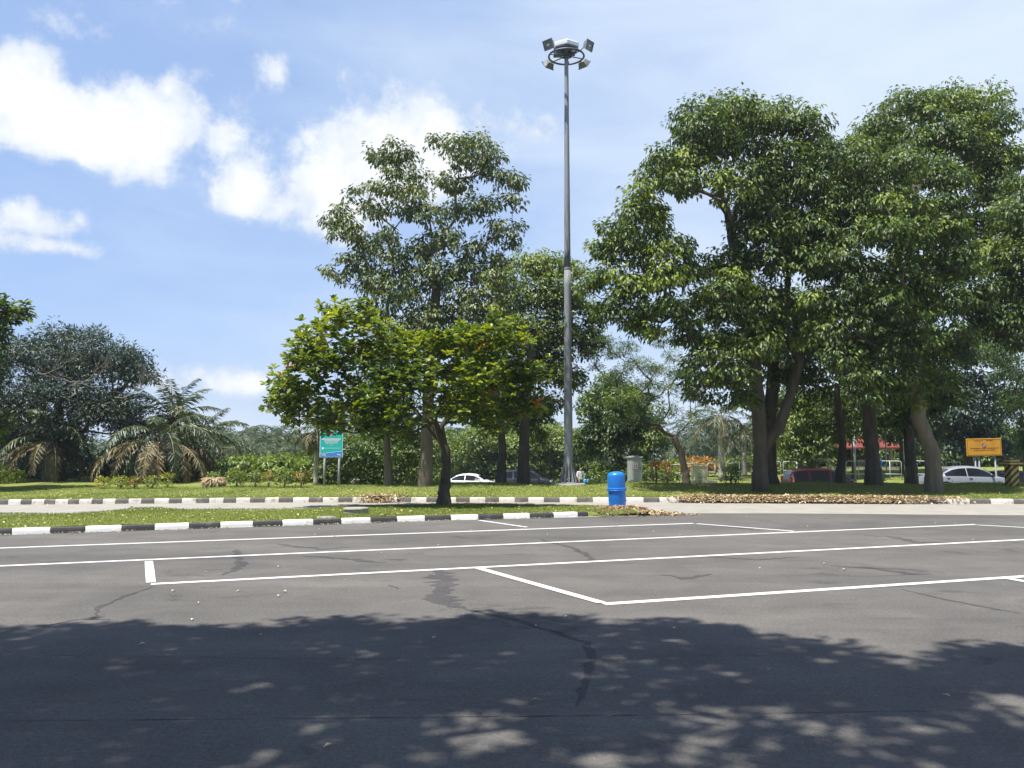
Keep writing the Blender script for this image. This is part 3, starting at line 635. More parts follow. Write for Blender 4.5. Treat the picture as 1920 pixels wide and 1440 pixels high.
tree('big_shade_tree', 'straight dark trunk between the two blue hanging bins, narrow lower crown', on_ground(1707, 906),
     [(1706, 860), (1704, 800), (1706, 720), (1710, 640)], (.22, .15), [(1700, 640, 36), (1740, 660, 34), (1680, 680, 34), (1720, 720, 34), (1760, 700, 34), (1700, 600, 36), (1660, 620, 34), (1770, 640, 34), (1690, 745, 24), (1740, 770, 26), (1660, 770, 24), (1700, 790, 20), (1780, 740, 26), (1730, 800, 18)], 1.6, (.18, .085), 70, M['leaf_dark'], M['bark'], 45,
     group='large shade trees on the right lawn', droop=.8, tint=(.38, .2), Dc=33, flare=1.4)
tree('big_shade_tree', 'thin-stemmed tree standing in front of the red-roofed shelter', on_ground(1576, 906),
     [(1577, 870), (1580, 830), (1572, 780), (1570, 720)], (.17, .1), [(1500, 560, 34), (1480, 620, 32), (1530, 650, 34), (1500, 700, 34), (1560, 700, 32), (1550, 745, 30), (1592, 765, 26), (1505, 760, 28), (1530, 800, 26), (1610, 800, 22), (1600, 640, 34), (1620, 720, 30), (1570, 600, 34), (1580, 810, 22), (1640, 780, 26), (1660, 740, 30), (1600, 790, 24), (1480, 700, 30), (1520, 720, 30), (1640, 680, 34), (1470, 760, 24)], 1.5, (.18, .085), 46, M['leaf_dark'], M['bark'], 46,
     group='large shade trees on the right lawn', droop=.7, tint=(.42, .24), Dc=34, twig=5, extra=0, maxr=.045, flare=1.4)
tree('roadside_tree', 'small leafy tree with a dark stem behind the maroon car, right of the forked trunk', at(1518, 46),
     [(1518, 850), (1516, 820)], (.22, .12), [(1500, 780, 32, .1), (1480, 800, 28, .1), (1520, 800, 30, .1), (1540, 830, 26), (1500, 835, 26, .1), (1475, 830, 22, .15), (1560, 800, 26), (1545, 770, 28)], 1.3, (.2, .12), 50, M['leaf_mid'], M['bark'], 47, droop=.6, tint=(.5, .25), twig=4)
F_CL = [(1900, 402, 30), (1945, 372, 40), (1892, 452, 30), (1945, 440, 46), (1900, 500, 38), (1850, 482, 34), (1860, 540, 40), (1920, 560, 44), (1855, 600, 42), (1912, 620, 42), (1965, 520, 50), (1965, 620, 50), (1918, 352, 22), (1830, 560, 30), (1990, 450, 50), (2030, 540, 50), (2020, 640, 50), (1990, 700, 44)]
tree('big_shade_tree', 'dark tree crown cut off by the right edge of the picture', at(2010, 30.5), [(2005, 820), (1990, 740), (1970, 640)], (.3, .18), F_CL, 2.0, (.19, .09), 78, M['leaf_dark'], M['bark'], 48,
     group='large shade trees on the right lawn', droop=.85, tint=(.42, .22), low=-.2, flare=1.3)
tree('background_tree', 'dense dark tree directly behind the yellow sign', at(1815, 52), [(1815, 850), (1812, 800)], (.3, .2), [(1820, 670, 44), (1790, 715, 38), (1850, 728, 42), (1812, 770, 44), (1860, 780, 36), (1780, 780, 32), (1760, 730, 34), (1830, 820, 30), (1790, 830, 28), (1850, 640, 36), (1870, 830, 26), (1760, 790, 24)], 2.4, (.26, .14), 46, M['leaf_blue'], M['bark'], 49, tint=(.5, .22), squash=.6, twig=3)
tree('background_tree', 'pale feathery tree at the right edge above the striped pillar', at(1925, 40), [(1920, 850), (1915, 800)], (.14, .09), [(1890, 690, 30), (1912, 740, 32), (1900, 755, 24), (1925, 800, 26), (1925, 835, 18), (1862, 650, 28), (1940, 840, 30), (1900, 650, 30), (1950, 700, 30), (1945, 770, 30)], 1.8, (.2, .07), 50, M['leaf_feather'], M['bark_light'], 50, tint=(.42, .25), twig=8)
for args in (('dark leafy background tree seen between the forked trunk and the maroon car', 1500, 53, [(1470, 770, 30), (1500, 755, 30), (1530, 775, 30), (1490, 800, 26), (1550, 800, 26), (1520, 815, 22), (1460, 810, 22), (1545, 750, 28)], 55),
             ('dark leafy tree in front of the red-roofed shelter, hiding most of its roof', 1600, 57, [(1560, 790, 26), (1590, 775, 28), (1620, 790, 26), (1575, 812, 16), (1610, 806, 18), (1640, 800, 22), (1600, 750, 30), (1645, 770, 28), (1550, 765, 26), (1530, 812, 16)], 56),
             ('dark leafy tree beyond the railing between the two blue hanging bins', 1690, 58, [(1660, 770, 26), (1690, 760, 30), (1720, 775, 28), (1680, 800, 24), (1710, 808, 22), (1740, 790, 28), (1760, 810, 24), (1735, 750, 28)], 57)):
    tree('background_tree', args[0], at(args[1], args[2]), [(args[1], 850), (args[1], 815)], (.14, .1), args[3], 1.8, (.26, .14), 40, M['leaf_dark'], M['bark'], args[4], tint=(.38, .2), twig=3)
# flame tree and round tree by the cabinets
tree('feathery_tree', 'thin feathery tree with fine leaflets and leaning dark trunk between the two cabinets', at(1285, 33.6),
     [(1284, 880), (1277, 850), (1268, 830), (1264, 818)], (.14, .11), [(1105, 625, 20, .1), (1130, 640, 20, .1), (1100, 660, 16), (1150, 665, 20), (1180, 650, 16), (1200, 680, 20), (1170, 700, 18), (1230, 690, 22, .2), (1260, 670, 16, .3), (1215, 715, 18), (1150, 720, 18), (1190, 735, 22, .15), (1160, 750, 20), (1220, 750, 20, .1), (1255, 730, 20),
      (1290, 700, 22, .1), (1320, 660, 18, .3), (1340, 640, 22, .4), (1300, 740, 20), (1260, 770, 18), (1200, 780, 20), (1150, 790, 16), (1230, 800, 16), (1300, 780, 16), (1275, 710, 18), (1240, 640, 14), (1120, 690, 12), (1320, 720, 16)], 1.6, (.16, .022), 300, M['leaf_feather'], M['bark'], 51,
     droop=.15, squash=.42, tint=(.5, .22), spray=16, low=-.4, twig=4, tip=.012, jit=.22, layers=2, extra=0, Dc=34.6)
tree('round_tree', 'dense rounded dark tree behind the grey electrical cabinet', at(1165, 46), [(1165, 860)], (.2, .15), [(1165, 735, 30, .1), (1130, 745, 30), (1110, 775, 28), (1150, 775, 34), (1190, 760, 30), (1215, 790, 28), (1180, 800, 32), (1130, 810, 32), (1100, 815, 22), (1160, 835, 28), (1210, 825, 26), (1235, 830, 18), (1120, 840, 20), (1200, 850, 18), (1140, 720, 20)], 2.6, (.2, .11), 66, M['leaf_mid'], M['bark'], 52, tint=(.33, .2), droop=.5, twig=3)
# left side
K_CL = [(62, 640, 36), (110, 628, 30), (160, 638, 32), (30, 668, 38), (80, 678, 40), (130, 688, 42), (190, 658, 34), (220, 668, 32), (248, 664, 26), (250, 700, 32), (200, 708, 42), (150, 738, 46), (90, 738, 46), (30, 738, 46), (232, 748, 38), (272, 708, 18), (170, 788, 44), (110, 798, 44), (50, 798, 42), (220, 796, 34), (-10, 700, 40), (-5, 780, 40), (20, 838, 34), (70, 846, 28), (130, 842, 28), (-50, 720, 50), (-60, 800, 50)]
tree('dark_tree', 'dark blue-green spreading tree on the far left with bare pale branches', at(110, 38), [(108, 860), (106, 800), (112, 740)], (.26, .17), K_CL, 2.8, (.24, .06), 84, M['leaf_blue'], M['bark'], 61,
     droop=.15, squash=.5, tint=(.46, .22), spray=9, low=-.4, twig=7, jit=.22, tip=.016)
tree('edge_tree', 'large-leaved tree cut off by the left edge, only its branch tips showing', at(-150, 30), [(-140, 800), (-110, 700)], (.22, .15), [(10, 585, 26), (40, 590, 16), (-10, 620, 26), (-40, 590, 40), (-60, 650, 50), (5, 630, 12), (-90, 600, 60), (-20, 800, 30, .1), (10, 795, 18, .2), (-60, 780, 50), (-110, 700, 60)], 1.4, (.24, .12), 55, M['leaf_dark'], M['bark'], 62, tint=(.4, .22), rosette=True, shape='oval', lift=.1)
# bare twigs hanging in the left dark tree
def bare_branches():
    rng = random.Random(8); par = [o for o in bpy.data.objects if o.name.startswith('dark_tree')][0]; mb = MB(); off = -par.location; mt = Matrix.Translation(off)
    def rec(p, d, l, r, n):
        q = p + d * l; m_ = p.lerp(q, .5) + Vector((0, 0, -l * .12)); mb.tube([p, m_, q], [r, r * .85, r * .65], 5, 0, True, False, mt)
        if n == 0: return
        for _ in range(rng.choice((2, 3))):
            nd = (d + Vector((rng.uniform(-.8, .8), rng.uniform(-.5, .3), rng.uniform(-.1, .75)))).normalized(); rec(q, nd, l * rng.uniform(.55, .85), r * .62, n - 1)
    def one(px, py, dx):
        nonlocal mb
        mb = MB(); rec(P(px, py, 35.2), Vector((dx * .9, -.1, .15)).normalized(),   .75, .024, 4); mb.build('bare_branch', M['bark_pale'], par)
    for (px, py, dx) in ((150, 715, -1), (130, 720, 1), (190, 725, -1), (215, 745, 1), (70, 700, 1)):
        one(px, py, dx)
M['bark_pale'] = mat('bark_pale', (.19, .175, .15), .9, .2, 6)
bare_branches()

# ------------------------------------------------------------------ palms
def fronds(specs, rs, leaflet=.55, lw=.035, npair=34, ph=.8):
    """specs: (origin, azimuth, elevation, length, droop, tint) -> leaf arrays + rachis paths"""
    B = []; D_ = []; N_ = []; L_ = []; W = []; T = []; R_ = []
    for (o, az, el, ln, dr, tt) in specs:
        hd = np.array([math.cos(az), math.sin(az), 0]); k = 14; pts = [np.array(o, float)]; a = el
        for i in range(k):
            a -= dr / k * (1 + i / k); pts.append(pts[-1] + (hd * math.cos(a) + np.array([0, 0, math.sin(a)])) * ln / k)
        pts = np.array(pts); R_.append(pts)
        side = np.array([-hd[1], hd[0], 0])
        for i in range(npair):
            f = .14 + .86 * (i + .5) / npair; x_ = f * k; j = min(int(x_), k - 1); p = pts[j] + (pts[j + 1] - pts[j]) * (x_ - j); t = pts[j + 1] - pts[j]; t /= np.linalg.norm(t)
            s_ = leaflet * (math.sin(min(1, f * 1.15) * math.pi * .9) * .75 + .3)
            for sg in (-1, 1):
                up = np.cross(side, t); up = up if up[2] > 0 else -up
                dv = side * sg * ph + t * .55 + up * rs.uniform(-.1, .35) + np.array([0, 0, -.25 - .55 * rs.random()]) + rs.normal(size=3) * .1
                B.append(p); D_.append(dv); N_.append(up + rs.normal(size=3) * .3); L_.append(s_ * rs.uniform(.8, 1.15)); W.append(lw * rs.uniform(.8, 1.2)); T.append(tt + rs.normal(0, .14))
    return [np.array(a) for a in (B, D_, N_, L_, W, T)], R_
def palm(name, label, base, trunk_h, trunk_r, nf, flen, seed, leafm, barkm, group=None, leaflet=.55, lw=.04, npair=34, low=-.6, dry=0, droop=1.5, tint=.5, lean=(0, 0), az0=None, cat='palm tree', drym=None, bulge=1.0, elmax=1.35):
    rs = np.random.RandomState(seed); rng = random.Random(seed); root = empty(name, base); tag(root, label, cat, group)
    mb = MB(); pts = []; rr = []
    for i in range(9):
        f = i / 8; pts.append((lean[0] * f * f, lean[1] * f * f, -.1 + (trunk_h + .1) * f)); rr.append(trunk_r * (1.25 - .3 * f if i else 1.5) * (1 + rng.uniform(-.05, .05)))
    mb.tube(pts, rr, 10, 0, True, True, None, .05, rng)
    top = np.array([lean[0], lean[1], trunk_h])
    # frond stubs under the crown
    for _ in range(int(18 * bulge)):
        a = rng.uniform(0, 6.28); z = trunk_h - rng.uniform(.05, min(1.2, trunk_h * .8)); d = Vector((math.cos(a), math.sin(a), .9)).normalized(); p = Vector((top[0] * .9, top[1] * .9, z)) + Vector((math.cos(a), math.sin(a), 0)) * trunk_r * .7
        mb.tube([p, p + d * trunk_r * 1.1], [.05, .03], 4, 0, False, True)
    mb.build('trunk', barkm, root)
    live = []; 
    for i in range(nf):
        az = i * 2.39996 + rng.uniform(-.2, .2); f = i / max(1, nf - 1); el = elmax - f * (elmax - low) + rng.uniform(-.1, .1)
        live.append((top, az, el, flen * rng.uniform(.85, 1.1) * (.8 + .2 * math.sin(f * 3)), droop * (.55 + .5 * f) * rng.uniform(.8, 1.2), tint + rng.uniform(-.12, .12)))
    arr, R_ = fronds(live, rs, leaflet, lw, npair)
    fold_leaves('frond_crown', *arr[:3], arr[3], arr[4], arr[5], leafm, root)
    mbr = MB()
    for pts in R_: mbr.tube([tuple(p) for p in pts[::2]], [.032 * (1 - .8 * i / 7) for i in range(len(pts[::2]))], 4, 0, True, False)
    if dry:
        dl = [(top + np.array([0, 0, -.25]), i * 6.283 / dry + rng.uniform(-.25, .25), rng.uniform(-.1, .45), flen * rng.uniform(.8, 1.0), rng.uniform(1.0, 1.55), .45 + rng.uniform(-.2, .25)) for i in range(dry)]
        arr, R_ = fronds(dl, rs, leaflet * .9, lw, npair)
        fold_leaves('dry_fronds', *arr[:3], arr[3], arr[4], arr[5], drym or M['palm_dry'], root)
        for pts in R_: mbr.tube([tuple(p) for p in pts[::2]], [.035 * (1 - .8 * i / 7) for i in range(len(pts[::2]))], 4, 0, True, False)
    mbr.build('frond_stalks', M['palm_stalk'], root)
    return root
M['palm_stalk'] = mat('palm_stalk', (.2, .19, .09), .6, .2, 6)
M['oil_bark'] = mat('oil_palm_bark', (.07, .058, .045), .95, .5, 9, 1, 12)
palm('oil_palm', 'large oil palm with brown drooping fronds behind the row of clipped shrubs', at(300, 37), 1.9, .34, 30, 3.9, 71, M['palm'], M['oil_bark'], 'oil palms left of the green sign', low=-.45, dry=24, droop=1.9, tint=.45, npair=52, lw=.06, elmax=1.0)
palm('oil_palm', 'taller oil palm behind the brown-fronded one, upright green fronds against the sky', at(322, 41), 2.9, .3, 18, 2.9, 72, M['palm'], M['oil_bark'], 'oil palms left of the green sign', low=.2, droop=1.1, tint=.42, npair=40, lw=.045)
palm('oil_palm', 'oil palm under the dark left tree with two pale hanging fronds', at(95, 36.5), 1.9, .24, 12, 2.8, 73, M['palm'], M['oil_bark'], 'oil palms left of the green sign', low=-.2, dry=9, droop=1.5, tint=.4, npair=36)
palm('oil_palm', 'oil palm with long arched fronds just left of the leafy undergrowth', at(368, 40), 1.6, .3, 16, 3.3, 74, M['palm'], M['oil_bark'], 'oil palms left of the green sign', low=-.1, dry=5, droop=1.35, tint=.6, npair=42, lw=.045)
palm('garden_palm', 'slim pale-trunked palm immediately left of the green sign, rusty hanging fronds', at(593, 32.6), 2.2, .075, 8, 1.3, 75, M['palm'], M['palm_bark'], low=-.3, dry=6, droop=1.6, tint=.5, leaflet=.4, npair=30, bulge=0)
palm('garden_palm', 'tall slender palm beyond the cream cabinet, fronds meeting the big tree crown', at(1352, 58), 4.3, .17, 15, 2.8, 76, M['palm'], M['palm_bark'], 'slender palms behind the railing', low=-.5, dry=4, droop=1.7, tint=.5, leaflet=.6, npair=34, bulge=0)
palm('garden_palm', 'shorter slender palm with pale trunk behind the railing, just left of the forked trunk', at(1394, 60), 2.9, .17, 13, 2.2, 77, M['palm'], M['palm_bark'], 'slender palms behind the railing', low=-.3, dry=2, droop=1.6, tint=.5, leaflet=.55, npair=30, bulge=0)
palm('oil_palm', 'small oil palm with drooping grey fronds right of the green sign posts', at(672, 38), .7, .2, 9, 1.7, 78, M['palm'], M['oil_bark'], low=0, dry=7, droop=1.9, tint=.45, leaflet=.4, npair=26)
def far_palms():
    proto = None; rng = random.Random(90)
    spots = [(432, 80, 1.5), (462, 72, .9), (490, 86, 1.7), (520, 76, 1.0), (548, 84, 1.5), (575, 74, .8), (405, 88, 2.2), (1280, 84, 2.4), (1310, 90, 3.2), (1400, 80, 2.6), (880, 82, 3.0), (930, 78, 2.8), (1020, 86, 3.4), (640, 80, 3.0), (690, 76, 2.4), (1440, 86, 3.0), (455, 95, 2.0), (505, 98, 2.0), (1345, 92, 3.0)]
    for i, (px, D, h) in enumerate(spots):
        base = at(px, D)
        if base.z < -.2: h += -base.z - .3
        labs_ = {432: 'distant oil palm peeking above the undergrowth just right of the straw-coloured stump', 462: 'small distant oil palm above the green ball shrubs, right of the stump', 490: 'distant oil palm above the left rusty-topped ball shrub', 520: 'low distant oil palm between the two rusty-topped ball shrubs', 548: 'distant oil palm above the right rusty-topped ball shrub', 575: 'low distant oil palm just left of the slim palm at the green sign', 405: 'tall distant oil palm right behind the arched fronds of the left oil palms',
                 640: 'distant oil palm behind the right post of the green sign', 690: 'small distant oil palm left of the slender brown trunk', 880: 'distant oil palm above the white sedan roof', 930: 'distant oil palm behind the slim dark tree between the cars', 1020: 'distant oil palm above the navy car, left of the mast foot',
                 1280: 'low distant oil palm behind the leaning dark trunk', 1310: 'distant oil palm above the cream cabinet', 1400: 'distant oil palm behind the shorter slender palm', 1440: 'distant oil palm seen through the fork of the two-forked tree'}
        lab = 'distant oil palm in the hazy plantation left of the green sign' if px < 600 else ('distant oil palm showing behind the orange hedge and railing' if px > 1200 else 'distant oil palm seen between trunks behind the parked cars')
        grp = 'distant oil palms' + (' left' if px < 600 else (' right' if px > 1200 else ' middle'))
        lab = labs_.get(px, {455: 'far hazy oil palm on the skyline left of the green sign, left one of two', 505: 'far hazy oil palm on the skyline left of the green sign, right one of two', 1345: 'far hazy oil palm behind the tall slender palm'}.get(px, lab))
        if proto is None:
            proto = palm('oil_palm', lab, base, h, .3, 24, 4.2, 91, M['palm_far'], M['oil_bark'], grp, low=-.5, droop=1.4, tint=.5, leaflet=.9, lw=.075, npair=24); continue
        c = proto.copy(); COL.objects.link(c); c.location = base + Vector((0, 0, h - 1.5)); c.rotation_euler = (0, 0, rng.uniform(0, 6)); s = rng.uniform(.85, 1.1); c.scale = (s, s, s)
        tag(c, lab, 'palm tree', grp)
        for ch in list(proto.children):
            k = ch.copy(); COL.objects.link(k); k.parent = c
M['palm_far'] = leafmat('palm_leaflet_far', leafset((.03, .055, .028), (.055, .09, .045), (.10, .14, .065), (.16, .2, .09)), .45, .25)
far_palms()

# ------------------------------------------------------------------ shrubs and undergrowth
def shrub(name, label, base, balls, leaf, dens, leafm, seed, group=None, stem=True, cat='shrub', tint=(.5, .22), kind=None, droop=.1, low=-.7, spray=6, shape='kite'):
    """balls: (dx, dy, dz, rx, rz[, tint]) around the foot"""
    rs = np.random.RandomState(seed); rng = random.Random(seed); root = empty(name, base); tag(root, label, cat, group)
    cl = [(b[0], b[1], b[2], b[3], b[3], b[4], b[5] if len(b) > 5 else 0) for b in balls]
    arr = clump_leaves(cl, leaf, dens, rs, droop, spray, tint, low, .25, jit=.07)
    fold_leaves('foliage', *arr[:3], arr[3], arr[4], arr[5], leafm, root, shape)
    if stem:
        mb = MB(); mb.tube([(0, 0, -.05), (.02, 0, balls[0][2] * .5), (balls[0][0], balls[0][1], balls[0][2])], [.035, .03, .025], 6)
        for b in balls:
            for _ in range(4):
                d = Vector((rng.uniform(-1, 1), rng.uniform(-1, 1), rng.uniform(0, 1))).normalized(); mb.tube([(balls[0][0] * .5, balls[0][1] * .5, balls[0][2] * .6), (b[0], b[1], b[2]), (b[0] + d.x * b[3] * .8, b[1] + d.y * b[3] * .8, b[2] + d.z * b[4] * .8)], [.018, .014, .005], 4)
        mb.build('stem', M['bark_light'], root)
    return root
labs = [(193, 'clipped lime-yellow shrub, leftmost of the small row before the oil palm', .36, 'shrub_yellow', .2), (226, 'broad clipped yellow-green shrub, second from the left in the row before the oil palm', .42, 'shrub_yellow', .05),
        (251, 'reddish brown clipped shrub in the middle of the row before the oil palm', .38, 'shrub_orange', -.15), (285, 'clipped green shrub with a rusty top, fourth in the row before the oil palm', .40, 'shrub_yellow', -.12)]
for i, (px, lb, r, mm, dt) in enumerate(labs):
    shrub('clipped_shrub', lb, on_ground(px, 916), [(0, 0, .22, r * .62, .2, dt)], (.07, .04), 800, M[mm], 100 + i, 'clipped shrubs along the left lawn')
shrub('clipped_shrub', 'two-tiered clipped shrub before the oil palm, rusty ball above a flat green one', on_ground(314, 914), [(0, 0, .42, .21, .11, .2), (0, 0, .16, .25, .10, -.1)], (.07, .04), 800, M['shrub_yellow'], 105, 'clipped shrubs along the left lawn')
for i, (px, py, r, mm, dt, lb) in enumerate([(398, 914, .36, 'leaf_mid', .2, 'green ball shrub behind the straw-coloured stump'), (503, 914, .36, 'shrub_orange', -.22, 'rusty-topped ball shrub, left one in front of the undergrowth by the sign'), (533, 914, .48, 'shrub_yellow', -.3, 'dull green ball shrub between two rusty-topped ones'),
                             (564, 914, .36, 'shrub_orange', -.2, 'rusty-topped ball shrub, right one beside the palm at the green sign'), (443, 913, .5, 'shrub_yellow', -.28, 'green ball shrub before the undergrowth, right of the stump'), (478, 913, .42, 'shrub_yellow', -.35, 'dark green ball shrub left of the rusty-topped pair')]):
    shrub('clipped_shrub', lb, on_ground(px, py), [(0, 0, .34, r * .7, r * .62, dt)], (.08, .045), 700, M[mm], 110 + i, 'clipped shrubs along the left lawn')
# stump
p = on_ground(402, 914); root = empty('tree_stump', p); tag(root, 'straw-coloured shaggy palm stump on the left lawn', 'stump')
mb = MB(); mb.lathe([(.28, -.05), (.3, .1), (.26, .28), (.2, .33)], 12); mb.build('stump_core', M['palm_bark'], root)
rs = np.random.RandomState(3); n_ = 600; a_ = rs.uniform(0, 6.28, n_); z_ = rs.uniform(.15, .4, n_); rr_ = rs.uniform(.18, .3, n_)
fold_leaves('dry_fibre', np.stack([np.cos(a_) * rr_, np.sin(a_) * rr_, z_], 1), np.stack([np.cos(a_) * .8, np.sin(a_) * .8, rs.uniform(-1.2, .1, n_)], 1), np.stack([np.cos(a_), np.sin(a_), a_ * 0 + .5], 1), rs.uniform(.15, .35, n_), np.full(n_, .03), rs.uniform(.5, 1, n_), M['leaf_litter'], root)
# flowering orange shrubs beside the grey cabinet
def on_crest(px, D): p = at(px, D); return p
shrub('orange_shrub', 'tall thin shrub with an orange flower-like top, left of the pair beside the grey cabinet', on_ground(1230, 907), [(0, 0, .62, .22, .13, .35), (-.08, 0, .22, .25, .12, -.45)], (.13, .05), 330, M['shrub_orange'], 121, tint=(.55, .2), droop=-.3)
shrub('orange_shrub', 'orange-topped shrub with green lower leaves, right of the pair beside the grey cabinet', on_ground(1251, 905), [(0, 0, .60, .2, .15, .3), (0, 0, .2, .27, .14, -.45)], (.13, .05), 330, M['shrub_orange'], 122, tint=(.55, .2), droop=-.3)
shrub('orange_shrub', 'small yellowish shrub tucked against the left side of the grey cabinet', at(1177, 35.5), [(0, 0, 1.0, .25, .25, -.05), (0, 0, .6, .2, .3, -.3)], (.13, .05), 260, M['shrub_orange'], 123, tint=(.4, .2))
shrub('clipped_shrub', 'dome-shaped green shrub with lower tuft in front of the railing, right of the cream cabinet', on_ground(1369, 905), [(0, 0, .48, .36, .2, .1), (.0, 0, .12, .34, .14, .0)], (.1, .055), 330, M['leaf_mid'], 124)
# hedge behind the railing, single bushes
rng = random.Random(77)
for i, (px, r, dt) in enumerate([(1262, .75, -.1), (1290, .8, .1), (1312, .9, .3), (1338, .8, .0), (1366, .85, -.15), (1384, .75, -.2), (1412, .8, -.1), (1440, .8, -.2)]):
    base = at(px, 61)
    shrub('hedge_bush', ['yellow-green hedge bush behind the railing, at the leaning trunk', 'orange-flecked hedge bush behind the railing, next to the leaning trunk', 'brightest orange hedge bush directly above the cream cabinet', 'yellow hedge bush behind the railing, right of the cream cabinet', 'yellow-green hedge bush at the foot of the slender palm', 'green hedge bush between the two slender palms', 'yellow hedge bush right of the second slender palm', 'yellow-green hedge bush behind the forked trunk'][i],
          base, [(0, 0, .75, r, .6, dt), (.5, .2, .6, r * .8, .5, dt - .1)], (.2, .09), 90, M['shrub_orange'] if i in (1, 2, 3) else M['shrub_yellow'], 130 + i, 'hedge behind the railing', stem=False, tint=(.45, .25))
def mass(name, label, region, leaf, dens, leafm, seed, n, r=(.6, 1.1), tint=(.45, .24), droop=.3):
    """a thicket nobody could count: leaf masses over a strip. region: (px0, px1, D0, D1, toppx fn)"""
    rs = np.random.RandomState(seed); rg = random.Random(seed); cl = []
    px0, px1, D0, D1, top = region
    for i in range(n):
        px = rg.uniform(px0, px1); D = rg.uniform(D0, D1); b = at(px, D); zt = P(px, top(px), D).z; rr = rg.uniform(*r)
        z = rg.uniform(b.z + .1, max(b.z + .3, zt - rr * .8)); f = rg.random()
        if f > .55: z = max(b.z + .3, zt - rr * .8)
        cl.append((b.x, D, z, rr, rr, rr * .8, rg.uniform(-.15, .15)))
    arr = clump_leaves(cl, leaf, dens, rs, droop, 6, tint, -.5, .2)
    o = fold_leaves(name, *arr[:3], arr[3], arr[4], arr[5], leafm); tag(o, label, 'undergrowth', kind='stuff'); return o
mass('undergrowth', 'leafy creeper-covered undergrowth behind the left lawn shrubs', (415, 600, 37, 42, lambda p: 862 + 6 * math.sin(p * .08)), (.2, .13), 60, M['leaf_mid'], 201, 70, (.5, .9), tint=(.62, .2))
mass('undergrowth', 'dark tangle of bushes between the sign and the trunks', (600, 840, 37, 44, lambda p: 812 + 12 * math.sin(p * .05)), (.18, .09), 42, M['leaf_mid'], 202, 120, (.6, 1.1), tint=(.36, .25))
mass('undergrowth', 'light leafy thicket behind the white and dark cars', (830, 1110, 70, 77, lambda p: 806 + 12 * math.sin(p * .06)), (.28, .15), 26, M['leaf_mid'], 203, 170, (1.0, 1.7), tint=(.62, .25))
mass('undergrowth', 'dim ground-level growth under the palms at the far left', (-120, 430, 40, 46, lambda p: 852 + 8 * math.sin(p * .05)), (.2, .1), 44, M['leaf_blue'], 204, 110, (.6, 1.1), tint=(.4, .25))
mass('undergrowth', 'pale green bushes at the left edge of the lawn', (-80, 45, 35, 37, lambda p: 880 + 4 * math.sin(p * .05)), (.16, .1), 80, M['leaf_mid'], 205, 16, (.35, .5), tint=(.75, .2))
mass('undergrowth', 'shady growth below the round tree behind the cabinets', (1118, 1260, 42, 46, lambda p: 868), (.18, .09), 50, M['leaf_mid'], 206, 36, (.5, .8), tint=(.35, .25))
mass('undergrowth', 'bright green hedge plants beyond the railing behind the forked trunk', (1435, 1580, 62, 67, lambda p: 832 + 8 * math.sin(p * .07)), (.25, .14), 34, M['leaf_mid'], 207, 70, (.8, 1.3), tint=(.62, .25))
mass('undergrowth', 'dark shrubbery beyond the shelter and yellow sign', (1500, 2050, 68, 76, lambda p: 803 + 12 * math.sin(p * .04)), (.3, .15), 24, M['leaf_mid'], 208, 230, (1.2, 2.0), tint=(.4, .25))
mass('distant_woods', 'hazy line of far plantation trees along the horizon', (-250, 2200, 96, 112, lambda p: 822 + 6 * math.sin(p * .03) + 8 * math.sin(p * .011)), (.7, .3), 6.5, M['palm_far'], 209, 330, (2.0, 3.2), tint=(.42, .22))

